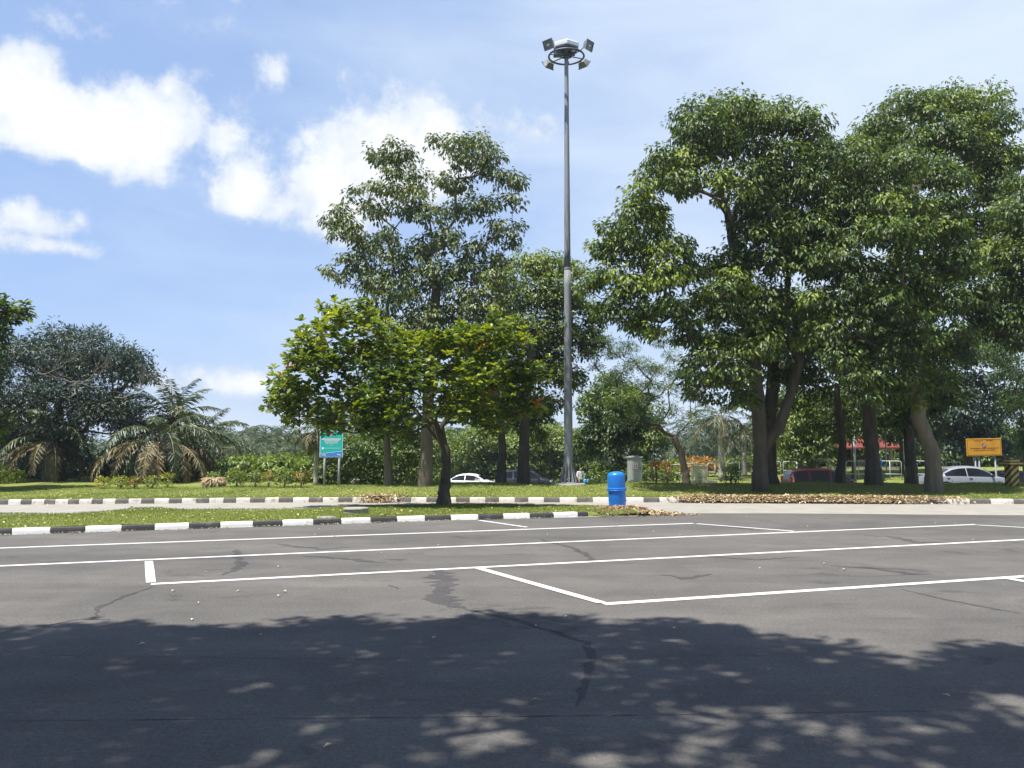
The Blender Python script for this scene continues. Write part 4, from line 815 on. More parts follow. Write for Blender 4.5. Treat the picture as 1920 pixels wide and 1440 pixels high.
# ------------------------------------------------------------------ shade tree standing over the camera position
def shade_tree():
    rng = random.Random(301); rs = np.random.RandomState(301)
    edge = [(-500, 1200), (-100, 1185), (0, 1186), (60, 1172), (180, 1158), (330, 1168), (500, 1168), (700, 1156), (870, 1146), (1000, 1152), (1180, 1158), (1300, 1166), (1450, 1186), (1600, 1216), (1700, 1240), (1790, 1290), (1860, 1330), (1700, 1440), (1500, 1700), (800, 2600), (-1500, 2600)]
    poly = [(g(a, min(b, 2400)).x, g(a, min(b, 2400)).y) for a, b in edge]
    poly += [(-9, -2), (-12, 3)]
    edge_poly = poly[:17]
    gaps = [(880, 1370, .42), (1480, 1325, .24), (1320, 1385, .24), (1290, 1333, .16), (1140, 1437, .3), (1370, 1270, .18), (515, 1378, .2), (640, 1345, .17), (1700, 1400, .24), (1650, 1330, .14), (1220, 1420, .12), (1780, 1360, .2), (1140, 1258, .12), (240, 1390, .12), (120, 1440, .2), (1490, 1395, .22), (1580, 1290, .12), (960, 1380, .2), (1560, 1420, .14)]
    gp = [(g(a, b).x, g(a, b).y, r) for a, b, r in gaps]
    sh = []
    tries = 0
    while len(sh) < 3000 and tries < 90000:
        tries += 1; x = rng.uniform(-11, 8); y = rng.uniform(.3, 9)
        r = rng.uniform(.12, .27)
        px_ok = pip(x, y + r * .9, edge_poly + [(3.5, 3.5), (3, 0), (-14, 0), (-14, 7)]) 
        if not px_ok: continue
        if any((x - a) ** 2 + ((y - b) * .75) ** 2 < (c * .68 + r * .3) ** 2 for a, b, c in gp): continue
        if x > 3.2 and rng.random() < .25: continue
        z = rng.uniform(9.5, 13); q = Vector((x, y, 0)) + SUN * (z / SUN.z)
        if q.y > (z - EYE) / .62: continue
        sh.append((q.x, q.y, q.z, r, r, r * .5, 0))
    # second small lobe to the right
    for _ in range(26):
        a, b = rng.uniform(1830, 2050), rng.uniform(1225, 1280); s = g(a, b); z = rng.uniform(9.5, 12); q = s + SUN * (z / SUN.z); sh.append((q.x, q.y, q.z, .3, .3, .15, 0))
    base = Vector((-3.5, -3.2, -.02)); root = empty('shade_tree', base); tag(root, 'large tree behind the camera whose shadow covers the foreground asphalt', 'tree')
    inv = Matrix.Translation(-base); mb = MB(); path = [base, base + Vector((0, 0, .5)), base + Vector((.1, .1, 2.5)), base + Vector((.3, .5, 7.5))]
    mb.tube(path, [.5, .36, .3, .26], 12, 0, True, True, inv, .06, rng)
    sub = sh[::5]
    segs = skeleton(path, .24, sub, rng, .02, 2, maxr=.24); segs = [(inv @ a, inv @ b, c, d) for a, b, c, d in segs]
    seg_mesh('trunk', segs, M['bark'], root, pre=mb)
    arr = clump_leaves(sh, (.2, .12), 165, rs, .0, 6, (.45, .2), -.9, .8, jit=.12)
    fold_leaves('crown', arr[0] - np.array(base), arr[1], arr[2], arr[3], arr[4], arr[5], M['leaf_green'], root)
shade_tree()

# ------------------------------------------------------------------ ground litter and grass
def scatter(name, label, pts, leaf, leafm, seed, kind='stuff', flat=.25, tint=(.5, .25), cat='leaves', lift=.01):
    rs = np.random.RandomState(seed); n = len(pts); p = np.array(pts); a = rs.uniform(0, 6.28, n)
    d = np.stack([np.cos(a), np.sin(a), rs.normal(0, flat, n)], 1); nm = np.stack([rs.normal(0, flat, n), rs.normal(0, flat, n), np.ones(n)], 1); p = p + np.array([0, 0, lift])
    o = fold_leaves(name, p, d, nm, leaf[0] * rs.uniform(.6, 1.3, n), leaf[1] * rs.uniform(.6, 1.3, n), tint[0] + rs.normal(0, tint[1], n), leafm); tag(o, label, cat, kind=kind); return o
rs = np.random.RandomState(5); rng = random.Random(5)
pts = []
c0 = G(1168, 964, 0)
for _ in range(2600):
    t = rng.gauss(0, .5); u = rng.gauss(0, .38); x = c0.x + t * 1.1; y = c0.y + u * .75 - .1 * t; h = .13 * math.exp(-(t * t + u * u) * 1.6); pts.append((x, y, .01 + h * rng.random() + (.05 if pip(x, y, isl_poly) else 0)))
scatter('leaf_litter', 'heap of dry tan leaves at the foot of the blue bin', pts, (.13, .06), M['leaf_litter'], 1, tint=(.55, .25))
pts = []
for _ in range(700):
    px = rng.gauss(710, 20); p = P(px, 844, 26.3); x = p.x; u = rng.random(); y = kerb_y(x) - .35 + .9 * u; z = .01 if y < kerb_y(x) else .16; pts.append((x, y, z + .05 * rng.random() + (.08 if kerb_y(x) - .12 < y < kerb_y(x) else 0)))
scatter('leaf_litter', 'patch of dry leaves over the far kerb right of the green sign', pts, (.12, .055), M['leaf_litter'], 2, tint=(.5, .25))
pts = []
for _ in range(11000):
    px = rng.uniform(1255, 1800); w = sm(1255, 1345, px) * (1 - sm(1600, 1760, px))
    if rng.random() > w + .08: continue
    p = P(px, 844, 26); x = p.x; k = kerb_y(x); u = rng.betavariate(2.2, 2.2); y = k - .45 + .95 * u
    z = (.02 + .14 * sm(-.5, .0, y - k)) if y < k else .165; pts.append((x, y, z + .035 * rng.random()))
scatter('leaf_litter', 'long drift of dry leaves burying the far kerb under the big right-hand trees', pts, (.12, .055), M['leaf_litter'], 3, tint=(.55, .25))
pts = []
for _ in range(1500):
    x = rng.uniform(-34, 34); y = kerb_y(x) + .2 + abs(rng.gauss(0, 2.2)); pts.append((x, y, H(x, y) + .02))
ft = scatter('fallen_leaves', 'scattered yellow leaves lying on the far lawn', pts, (.09, .05), M['leaf_fallen'], 4, tint=(.3, .3))
pts = []
while len(pts) < 420:
    x = rng.uniform(-16, 1.8); y = rng.uniform(15, 24.4)
    if pip(x, y, isl_poly): pts.append((x, y, isl_h(x, y) + .02))
scatter('fallen_leaves', 'scattered yellow leaves lying on the grass island', pts, (.09, .05), M['leaf_fallen'], 5, tint=(.35, .3))
pts = []
for _ in range(170):
    x = rng.uniform(-16, 18); y = rng.uniform(4, 21.8); pts.append((x, y, .008))
for _ in range(380):
    q = kl[rng.randrange(len(kl))]; pts.append((q.x, q.y - abs(rng.gauss(0, .06)), .01))
for _ in range(500):
    x = rng.uniform(-20, 20); pts.append((x, kerb_y(x) - abs(rng.gauss(0, .12)), .01))
scatter('fallen_leaves', 'few pale leaves and bits lying on the asphalt and along the kerbs', pts, (.055, .028), M['leaf_fallen'], 6, flat=.1, tint=(.75, .2))
# grass blades
def grass():
    n = 150000; x = rs.uniform(-24, 24, n); t = rs.random(n) ** 1.3; P_ = []
    for i in range(n):
        k = kerb_y(x[i]) + .17; y = k + t[i] * 6.6
        if abs(x[i]) > y * .64 + 1: continue
        P_.append((x[i], y, H(x[i], y) - .005))
    m_ = 0
    while m_ < 60000:
        a = rng.uniform(-15.5, 3.0); b = rng.uniform(15, 24.4)
        if pip(a, b, isl_poly): P_.append((a, b, isl_h(a, b) - .008)); m_ += 1
    p = np.array(P_); n = len(p); a = rs.uniform(0, 6.28, n)
    d = np.stack([np.cos(a) * .75, np.sin(a) * .75, rs.uniform(.5, 1.2, n)], 1); nm = np.stack([-np.sin(a), np.cos(a), rs.normal(0, .5, n)], 1); nm = np.cross(nm, d)
    pt = .5 + .16 * np.sin(p[:, 0] * .7 + 1.3 * np.sin(p[:, 1] * .8)) + .12 * (p[:, 0] > 5) 
    o = fold_leaves('grass', p, d, nm, rs.uniform(.03, .065, n), rs.uniform(.008, .016, n), pt - .1 + rs.normal(0, .2, n), M['grass']); tag(o, 'short green lawn grass on the verge and island', 'grass', kind='stuff')
grass()
# ------------------------------------------------------------------ floodlight mast
def mast():
    base = on_ground(1066, 909); D = base.y
    root = empty('floodlight_mast', base); tag(root, 'very tall tapering grey floodlight mast with a ring of lights, standing on the lawn crest', 'light mast')
    ztop = P(1065, 100, D).z - base.z
    mb = MB(); zj = P(1065, 507, D).z - base.z
    px = lambda w: w / FPX * D
    prof = []
    r0, rj, r1 = px(8.6), px(6.2), px(3.8)
    for i in range(14):
        f = i / 13; prof.append((r0 + (rj * 1.015 - r0) * f, .25 + (zj - .25) * f))
    mb.lathe(prof, 16)
    mb.lathe([(rj * 1.015, zj), (rj * 1.02, zj + .02), (rj * 1.02, zj + .08), (rj, zj + .1)], 16)
    mb.lathe([(rj, zj + .1)] + [(rj + (r1 - rj) * i / 12, zj + .1 + (ztop - zj - .1) * i / 12) for i in range(1, 13)], 16)
    mb.build('mast_pole', M['mast'], root)
    mb = MB(); mb.lathe([(.62, -.25), (.62, .03), (.58, .06)], 24); mb.build('concrete_footing', M['concrete'], root)
    mb = MB(); mb.lathe([(.36, .06), (.36, .10)], 20)
    for i in range(12):
        a = i * math.pi / 6; c, s = math.cos(a), math.sin(a)
        v = [(c * r0 * .9, s * r0 * .9, .1), (c * .34, s * .34, .1), (c * .33, s * .33, .16), (c * r0 * .95, s * r0 * .95, .85)]
        t = Vector((-s, c, 0)) * .012; vs = [Vector(q) + t for q in v] + [Vector(q) - t for q in v]
        mb.add(vs, [(0, 1, 2, 3), (7, 6, 5, 4), (0, 4, 5, 1), (1, 5, 6, 2), (2, 6, 7, 3), (3, 7, 4, 0)])
        mb.lathe([(.016, .1), (.016, .17)], 6, (c * .31, s * .31, 0))
    mb.build('base_flange', M['mast'], root)
    zr = P(1065, 106, D).z - base.z; rr = px(34)
    # ring with spokes
    mb = MB(); 
    def circ(r, z, n=40, ph=0): return [(r * math.cos(2 * math.pi * i / n + ph), r * math.sin(2 * math.pi * i / n + ph), z) for i in range(n + 1)]
    mb.tube(circ(rr, zr), .038, 6, 0, True, False)
    mb.tube(circ(rr * .3, zr + .02, 20), .03, 6, 0, True, False)
    for i in range(6):
        a = i * math.pi / 3 + .3; mb.tube([(rr * .12 * math.cos(a), rr * .12 * math.sin(a), zr + .02), (rr * math.cos(a), rr * math.sin(a), zr)], .022, 5)
    mb.build('lamp_ring', M['steel_dark'], root)
    mb = MB(); mb.lathe([(r1 * .9, zr - .15), (r1 * 1.3, zr + .02), (px(10), zr + .2), (px(11), zr + .42)], 16); mb.box((-.32, -.05, zr + .07), (.34, .24, .18), 0, .02); mb.box((.25, -.25, zr + .05), (.12, .3, .14), 0, .015)
    mb.tube([(.09, -.1, zr + .15), (.2, -.2, zr - .05), (.28, -.34, zr - .12)], .03, 6); mb.build('winch_head', M['steel_dark'], root)
    mb = MB(); mb.lathe([(px(26), zr + .27), (px(26.5), zr + .30), (px(26.5), zr + .42), (px(24), zr + .47), (.05, zr + .62)], 6, smooth=False)
    co = mb.build('hexagonal_cover', M['cover'], root); co.rotation_euler = (0, 0, R(30))
    mb = MB(); mb.lathe([(px(25), zr + .2), (px(25.4), zr + .268)], 6, smooth=False); mb.build('cover_underside', M['steel_dark'], root)
    # four floodlights (azimuth, tilt): near pair faces the car park
    for (az, el, k) in ((-2.30, -.42, 1), (-.72, -.30, 1), (2.25, -.62, 1), (.80, -.66, 1)):
        ca, sa = math.cos(az), math.sin(az); ctr = Vector((ca * (rr + .36), sa * (rr + .30), zr + (.12 if sa < 0 else .03)))
        fz = Vector((ca * math.cos(el), sa * math.cos(el), math.sin(el))).normalized(); fx = Vector((-sa, ca, 0)); fy = fz.cross(fx)
        m4 = Matrix((( fx.x, fy.x, fz.x, ctr.x), (fx.y, fy.y, fz.y, ctr.y), (fx.z, fy.z, fz.z, ctr.z), (0, 0, 0, 1)))
        w, h = .205, .165; mb = MB()
        v = [(-w, -h, .06), (w, -h, .06), (w, h, .06), (-w, h, .06), (-w * .6, -h * .6, -.14), (w * .6, -h * .6, -.14), (w * .6, h * .6, -.14), (-w * .6, h * .6, -.14)]
        mb.add(v, [(4, 7, 6, 5), (0, 4, 5, 1), (1, 5, 6, 2), (2, 6, 7, 3), (3, 7, 4, 0)], 0, False, m4)
        for (x0, y0, dx, dy) in ((0, h, 2 * w + .03, .03), (0, -h, 2 * w + .03, .03), (w, 0, .03, 2 * h - .03), (-w, 0, .03, 2 * h - .03)): mb.box((x0, y0, .06), (dx, dy, .035), 0, 0, m4)
        fl = mb.build('floodlight', M['mast'], root)
        mb = MB(); mb.add([(-w, -h, .055), (w, -h, .055), (w, h, .055), (-w, h, .055)], [(0, 1, 2, 3)], 0, False, m4); mb.build('lens', M['lens'], fl)
        mb = MB(); mb.tube([(-.05, -.02, .061), (.06, .0, .061)], .03, 8, 0, True, True, m4); mb.build('bulb', M['white'], fl)
        mb = MB(); q = Vector((ca * rr, sa * rr, zr)); mb.tube([q, q + Vector((ca * .06, sa * .06, .06)), ctr - fz * .1], .018, 5); mb.build('bracket', M['steel_dark'], fl)
M['cover'] = mat('pale_cover', (.55, .57, .58), .5, .08, 2); M['lens'] = mat('lamp_lens', (.11, .12, .14), .15, .3, 5, spec=.6)
mast()

# ------------------------------------------------------------------ blue bins
def litter_bin(base, h, label, name='litter_bin', m=None, group=None):
    root = empty(name, base); tag(root, label, 'bin', group); k = h / 1.03; m = m or M['blue']
    mb = MB(); mb.lathe([(.205 * k, -.02 * k), (.215 * k, .0), (.225 * k, .03 * k), (.238 * k, .46 * k), (.24 * k, .5 * k)], 32); mb.build('bin_body', m, root, 40)
    mb = MB(); mb.lathe([(.24 * k, .495 * k), (.268 * k, .50 * k), (.272 * k, .52 * k), (.262 * k, .535 * k), (.262 * k, .548 * k), (.27 * k, .56 * k), (.262 * k, .578 * k), (.238 * k, .585 * k)], 32); mb.build('rim_band', m, root, 40)
    mb = MB(); pf = [(.236 * k, .58 * k), (.24 * k, .62 * k), (.242 * k, .86 * k), (.238 * k, .905 * k)]
    for i in range(1, 9):
        a = i / 8 * math.pi / 2; pf.append((max(.002, .238 * k * math.cos(a) ** .8), .905 * k + .115 * k * math.sin(a)))
    mb.lathe(pf, 32); mb.build('domed_lid', m, root, 40); return root
p = G(1158, 955, .02); p.z = .0
o = litter_bin(Vector((p.x, p.y, .02)), 1.02, 'big blue domed litter bin at the tip of the grass island beside the dry leaves'); o.rotation_euler = (0, R(-2.2), 0)

# ------------------------------------------------------------------ cars
def car(label, loc, rz, paint, kind='sedan', name='parked_car'):
    root = empty(name, loc, rz); tag(root, label, 'car', 'cars parked behind the grassy crest')
    if kind == 'sedan':
        L_ = 4.35; W = .85; st = [  # x, z_belt, z_roof, half width belt, half width roof
            (-2.17, .62, .66, .62, .50), (-2.12, .84, .88, .74, .60), (-1.95, .92, .955, .79, .62), (-1.55, .95, 1.0, .82, .62), (-1.30, .955, 1.14, .83, .56), (-.95, .955, 1.34, .84, .53), (-.55, .95, 1.44, .85, .54), (-.05, .94, 1.465, .85, .55), (.35, .93, 1.44, .85, .55),
            (.65, .925, 1.35, .85, .55), (1.05, .915, 1.13, .84, .58), (1.32, .90, .955, .82, .62), (1.75, .83, .87, .79, .60), (2.02, .73, .77, .70, .55), (2.17, .55, .60, .58, .45)]
        wx = (-1.28, 1.32)
    else:
        st = [(-1.95, .70, .74, .70, .55), (-1.92, .98, 1.02, .78, .60), (-1.86, 1.02, 1.30, .80, .58), (-1.70, 1.02, 1.56, .82, .60), (-1.2, 1.01, 1.62, .83, .61), (-.6, 1.00, 1.64, .84, .62), (0, .99, 1.63, .84, .62), (.45, .98, 1.56, .84, .61),
              (.75, .97, 1.42, .84, .60), (1.12, .955, 1.18, .83, .60), (1.36, .94, 1.0, .81, .62), (1.72, .86, .90, .77, .60), (1.95, .72, .76, .66, .5), (2.03, .5, .55, .55, .4)]
        wx = (-1.22, 1.28)
    # add stations for wheel arches
    xs = sorted(set([s[0] for s in st] + [w + d for w in wx for d in (-.36, -.30, -.2, 0, .2, .30, .36)]))
    def ip(x, k):
        for a, b in zip(st[:-1], st[1:]):
            if a[0] <= x <= b[0]: return a[k] + (b[k] - a[k]) * (x - a[0]) / (b[0] - a[0])
        return st[-1][k]
    def arch(x):
        z = .24
        for w in wx:
            d = abs(x - w)
            if d < .36: z = max(z, .30 + math.sqrt(max(0, .36 ** 2 - d * d)))
        return z
    rows = []
    for x in xs:
        zb, zr, wb, wr = ip(x, 1), ip(x, 2), ip(x, 3), ip(x, 4); za = min(arch(x), zb - .08); mid = max(za + .04, zb * .62)
        half = [(wb * .93, za), (wb * 1.01, mid), (wb * 1.0, zb - .04), (wb * .97, zb), (wr * 1.04 + .0, zr - min(.05, (zr - zb) * .3)), (wr * .86, zr - .008), (wr * .4, zr + .012), (0, zr + .018)]
        rows.append([(x, -y, z) for y, z in half] + [(x, y, z) for y, z in half[-2::-1]])
    m_ = len(rows[0]); vs = [p for r_ in rows for p in r_]; mb = MB()
    mb.add(vs, [(i * m_ + j, (i + 1) * m_ + j, (i + 1) * m_ + j + 1, i * m_ + j + 1) for i in range(len(rows) - 1) for j in range(m_ - 1)], 0, True)
    mb.add(rows[0], [tuple(range(m_))[::-1]]); mb.add(rows[-1], [tuple(range(m_))])
    mb.build('body', paint, root, 38)
    # glass panels: just outside the body skin
    def side_pt(x, f, sg):
        zb, zr, wb, wr = ip(x, 1), ip(x, 2), ip(x, 3), ip(x, 4); z0, y0 = zb, wb * .97; z1, y1 = zr - min(.05, (zr - zb) * .3), wr * 1.04
        return Vector((x, sg * (y0 + (y1 - y0) * f + .022), z0 + (z1 - z0) * f))
    wins = ([(-1.28, -.24), (-.19, 1.0)]) if kind == 'sedan' else [(-1.72, -1.02), (-.92, .0), (.1, 1.08)]
    for sg in (-1, 1):
        for (a, b) in wins:
            mb = MB(); n = 8; lo = []; hi = []
            for i in range(n + 1):
                x = a + (b - a) * i / n; h = ip(x, 2) - ip(x, 1)
                if h < .12: continue
                lo.append(side_pt(x, .06, sg)); hi.append(side_pt(x, .9, sg))
            k = len(lo); mb.add(lo + hi, [(i, i + 1, k + i + 1, k + i) if sg < 0 else (i, k + i, k + i + 1, i + 1) for i in range(k - 1)]); mb.build('side_window', M['glass'], root)
            if b - a > .6:
                hd = MB(); hd.box(((a + .12), sg * (ip(a, 3) + .012), ip(a, 1) - .1), (.16, .03, .03), 0, .008); hd.build('door_handle', M['tyre'] if 'silver' in label else paint, root)
    def cross(x, f):   # point across roof line
        zr, wr = ip(x, 2), ip(x, 4); y = wr * .9 * f; return Vector((x, y, zr + .02 - .02 * abs(f)))
    for (a, b, nm) in (((.72, 1.24, 'windscreen') if kind == 'sedan' else (.66, 1.28, 'windscreen')), ((-1.48, -1.0, 'rear_window') if kind == 'sedan' else (-1.89, -1.73, 'rear_window'))):
        mb = MB(); vs = []
        for i in range(5):
            x = a + (b - a) * i / 4
            for f in (-1, -.5, 0, .5, 1): q = cross(x, f); vs.append(q + Vector((.012 if b > 0 else -.012, 0, .006)))
        mb.add(vs, [(i * 5 + j, (i + 1) * 5 + j, (i + 1) * 5 + j + 1, i * 5 + j + 1) for i in range(4) for j in range(4)], 0, True); mb.build(nm, M['glass'], root)
    for sg in (-1, 1):
        x = 1.0; mb = MB(); mb.box((x, sg * .93, ip(x, 1) + .07), (.12, .2, .13), 0, .03); mb.box((x + .02, sg * .86, ip(x, 1) + .03), (.06, .08, .04)); mb.build('wing_mirror', paint if kind != 'sedan' or 'white' in label else M['tyre'], root)
        for x in wx:
            w = MB(); rot = Matrix.Translation((x, sg * (.80 if sg > 0 else .80), .31)) @ Matrix.Rotation(R(90), 4, 'X')
            w.lathe([(.19, -.1), (.29, -.1), (.31, -.07), (.31, .07), (.29, .1), (.19, .1)], 24, mat=rot); wh = w.build('wheel', M['tyre'], root)
            w = MB(); w.lathe([(.19, -.104), (.18, -.09), (.05, -.108)], 16, mat=rot); w.lathe([(.05, .108), (.18, .09), (.19, .104)], 16, mat=rot); w.build('rim', M['rim'], wh)
            w = MB(); w.box((x, sg * .55, .42), (.66, .3, .5)); w.build('wheel_arch_lining', M['tyre'], root)
        if kind == 'sedan':
            mb = MB(); mb.box((2.04, sg * .56, .66), (.14, .24, .12), 0, .03); mb.build('headlight', M['lamp'], root)
            mb = MB(); mb.box((-2.10, sg * .60, .80), (.10, .26, .14), 0, .02); mb.build('tail_light', M['red_lamp'], root)
        else:
            mb = MB(); mb.box((1.86, sg * .55, .76), (.16, .26, .13), 0, .03); mb.build('headlight', M['lamp'], root)
            mb = MB(); mb.box((-1.88, sg * .72, 1.08), (.10, .14, .36), 0, .02); mb.build('tail_light', M['red_lamp'], root)
    f = st[-1][0]
    mb = MB(); mb.box((f - .03, 0, .42), (.12, 1.1, .2), 0, .04); mb.build('bumper', paint, root)
    mb = MB(); mb.box((-f if kind == 'sedan' else -1.94, 0, .42), (.12, 1.3, .2), 0, .04); mb.build('bumper', paint, root)
    return root
def carpaint(n, c, coat=.7, metal=.0, r=.35): return mat(n, c, r, .04, 1.5, metal=metal, coat=coat)
M['car_white'] = carpaint('car_paint_white', (.78, .79, .80)); M['car_navy'] = carpaint('car_paint_navy', (.006, .007, .016), .0, .0, .5); M['car_maroon'] = carpaint('car_paint_maroon', (.022, .0015, .005), .4, .0, .3); M['car_silver'] = carpaint('car_paint_silver', (.25, .27, .30), .5, .2)
def at_roof(px, D, roofpy, h):   # ground height such that the roof top sits on that image row
    p = P(px, roofpy, D); return Vector((p.x, D, p.z - h))
car('white sedan partly hidden behind the island tree trunk, left end of the row', at_roof(882, 66, 887.5, 1.48), R(-14), M['car_white'], 'sedan')
car('dark navy tall hatchback behind two tree trunks, left of the floodlight mast', at_roof(988, 66, 880.5, 1.65), R(-8), M['car_navy'], 'tall')
car('maroon tall hatchback with sun glint, left of the thick trunk before the shelter', at_roof(1545, 42.5, 878, 1.65), R(0), M['car_maroon'], 'tall')
car('silver sedan beside the yellow sign, nose behind the striped pillar', at_roof(1808, 44.5, 873, 1.48), R(-4), M['car_silver'], 'sedan')
p = at_roof(1925, 50, 884, 1.6); car('dark car in the shade behind the striped pillar and silver sedan, at the right edge', Vector((at(1905, 51).x, 51, p.z)), R(8), M['car_navy'], 'tall')

# ------------------------------------------------------------------ green sign
def green_sign():
    D = 31.3; a = at(608.5, D); b = at(636, D); root = empty('green_sign', a); tag(root, 'teal sign with white text lines and blue foot, on two grey posts under the leaves', 'sign')
    zb = P(600, 857.5, D).z - a.z; zt = P(600, 807, D).z - a.z; x0 = P(599.5, 844, D).x - a.x; x1 = P(643, 844, D).x - a.x
    for xx in (0, b.x - a.x):
        mb = MB(); mb.tube([(xx, .03, -.2), (xx, .03, zb + .3)], .042, 10); mb.build('post', M['steel'], root)
    mb = MB(); mb.box(((x0 + x1) / 2, 0, (zb + zt) / 2), (x1 - x0, .04, zt - zb), 0, .008); pn = mb.build('sign_frame', M['sign_edge'], root)
    w = x1 - x0; h = zt - zb; cx = (x0 + x1) / 2; y = -.024
    def quad(m_, pts, yy, nm):
        q = MB(); q.add([(cx + u * w / 2, yy, zb + v * h) for u, v in pts], [(0, 1, 2, 3)]); return q.build(nm, m_, root)
    quad(M['teal'], [(-.94, .14), (.94, .24), (.94, .97), (-.94, .97)], y, 'teal_panel'); quad(M['sblue'], [(-.94, .03), (.94, .03), (.94, .22), (-.94, .12)], y, 'blue_band')
    q = MB(); rg = random.Random(4)
    def line(v, u0, u1, t):
        u = u0
        while u < u1:
            l = rg.uniform(.05, .13); e = min(u + l, u1); q.add([(cx + s_ * w / 2, y - .004, zb + tt * h) for s_, tt in ((u, v - t), (e, v - t), (e, v + t), (u, v + t))], [(0, 1, 2, 3)]); u = e + .022
    line(.70, -.80, .84, .008); line(.665, -.82, .80, .012); line(.63, -.6, .7, .012); line(.585, -.6, .62, .008); line(.545, -.5, .55, .008); line(.505, -.55, .55, .006); line(.45, -.15, .15, .006); line(.34, -.55, .8, .006)
    q.add([(cx - .72 * w / 2 + .045 * math.cos(a_), y - .004, zb + .335 * h + .045 * math.sin(a_)) for a_ in [i * math.pi / 6 for i in range(12)]], [tuple(range(12))])
    line(.085, -.8, -.42, .014); line(.11, .5, .82, .012); line(.075, .62, .86, .008)
    q.add([(cx + u * w / 2, y - .003, zb + v * h) for u, v in ((-.94, .128), (.94, .228), (.94, .238), (-.94, .138))], [(0, 1, 2, 3)])
    q.build('sign_text', M['white'], root)
    q = MB(); q.add([(cx + u * w / 2, y - .004, zb + v * h) for u, v in ((-.08, .78), (.10, .80), (.14, .93), (-.02, .9))], [(0, 1, 2, 3)]); q.build('emblem', M['pinkish'], root)
M['teal'] = mat('sign_teal', (.005, .40, .38), .45, .05, 2); M['sblue'] = mat('sign_blue', (.05, .2, .62), .45, .05, 2); M['sign_edge'] = mat('sign_edge', (.45, .66, .70), .5, .05, 2); M['pinkish'] = mat('emblem_red', (.55, .22, .30), .5, .2, 9)
green_sign()

# ------------------------------------------------------------------ yellow sign
def yellow_sign():
    D = 47.5; c = at(1847, D); root = empty('yellow_sign', c); tag(root, 'amber notice board with red round emblem and dark lettering behind the silver car', 'sign')
    z0 = P(1812, 855, D).z - c.z; z1 = P(1812, 822, D).z - c.z; x0 = P(1812, 844, D).x - c.x; x1 = P(1878, 844, D).x - c.x; w, h = x1 - x0, z1 - z0; cx = (x0 + x1) / 2; cz = (z0 + z1) / 2
    rt = Matrix.Translation((cx, 0, cz)) @ Matrix.Rotation(R(-1.2), 4, 'Y')
    mb = MB(); mb.box((0, 0, 0), (w, .05, h), 0, .02, rt); mb.build('board', M['amber'], root)
    q = MB(); e = .07
    for a_, b_, c_, d_ in ((-w / 2 + e, h / 2 - e, w / 2 - e, h / 2 - e + .022), (-w / 2 + e, -h / 2 + e - .022, w / 2 - e, -h / 2 + e), (-w / 2 + e - .022, -h / 2 + e, -w / 2 + e, h / 2 - e), (w / 2 - e, -h / 2 + e, w / 2 - e + .022, h / 2 - e)):
        q.add([(a_, -.029, b_), (c_, -.029, b_), (c_, -.029, d_), (a_, -.029, d_)], [(0, 1, 2, 3)], 0, False, rt)
    rg = random.Random(6)
    def line(v, u0, u1, t):
        u = u0
        while u < u1:
            l = rg.uniform(.03, .09); e_ = min(u + l, u1); q.add([(s_ * w / 2, -.03, tt * h / 2) for s_, tt in ((u, v - t), (e_, v - t), (e_, v + t), (u, v + t))], [(0, 1, 2, 3)], 0, False, rt); u = e_ + (.012 if rg.random() < .75 else .05)
    line(.74, -.55, -.03, .05); line(.76, .12, .5, .05); line(-.12, -.78, .84, .05); line(-.34, -.58, .62, .05)
    q.build('lettering', M['maroon_ink'], root)
    q = MB(); q.add([(.0 + .13 * math.cos(i * math.pi / 12), -.031, .1 + .13 * math.sin(i * math.pi / 12)) for i in range(24)], [tuple(range(24))], 0, False, rt); q.build('round_emblem', M['maroon_ink'], root)
    q = MB(); q.add([(.0 + .09 * math.cos(i * math.pi / 12), -.034, .1 + .09 * math.sin(i * math.pi / 12)) for i in range(24)], [tuple(range(24))], 0, False, rt); q.build('emblem_disc', M['pinkw'], root)
    q = MB(); q.add([(-.10, -.038, .16), (-.07, -.038, .19), (.09, -.038, .03), (.06, -.038, .0)], [(0, 3, 2, 1)], 0, False, rt); q.add([(-.06, -.037, .07), (.05, -.037, .07), (.03, -.037, .13), (-.03, -.037, .12)], [(0, 1, 2, 3)], 0, False, rt); q.build('emblem_bar', M['maroon_ink'], root)
    for px, dx in ((1830, .06), (1837, .06), (1867, .1)):
        xx = P(px, 844, D).x - c.x; mb = MB(); mb.tube([(xx + dx, .08, -1.2), (xx - .04, .08, z0 + .3)], .045, 8); mb.build('post', M['steel'], root)
M['amber'] = mat('amber_board', (.52, .25, .012), .35, .18, 1.5, dirt=((.62, .38, .02), 2, .6)); M['maroon_ink'] = mat('maroon_ink', (.14, .03, .012), .5, .15, 8); M['pinkw'] = mat('emblem_white', (.6, .48, .46), .5, .15, 12)
yellow_sign()

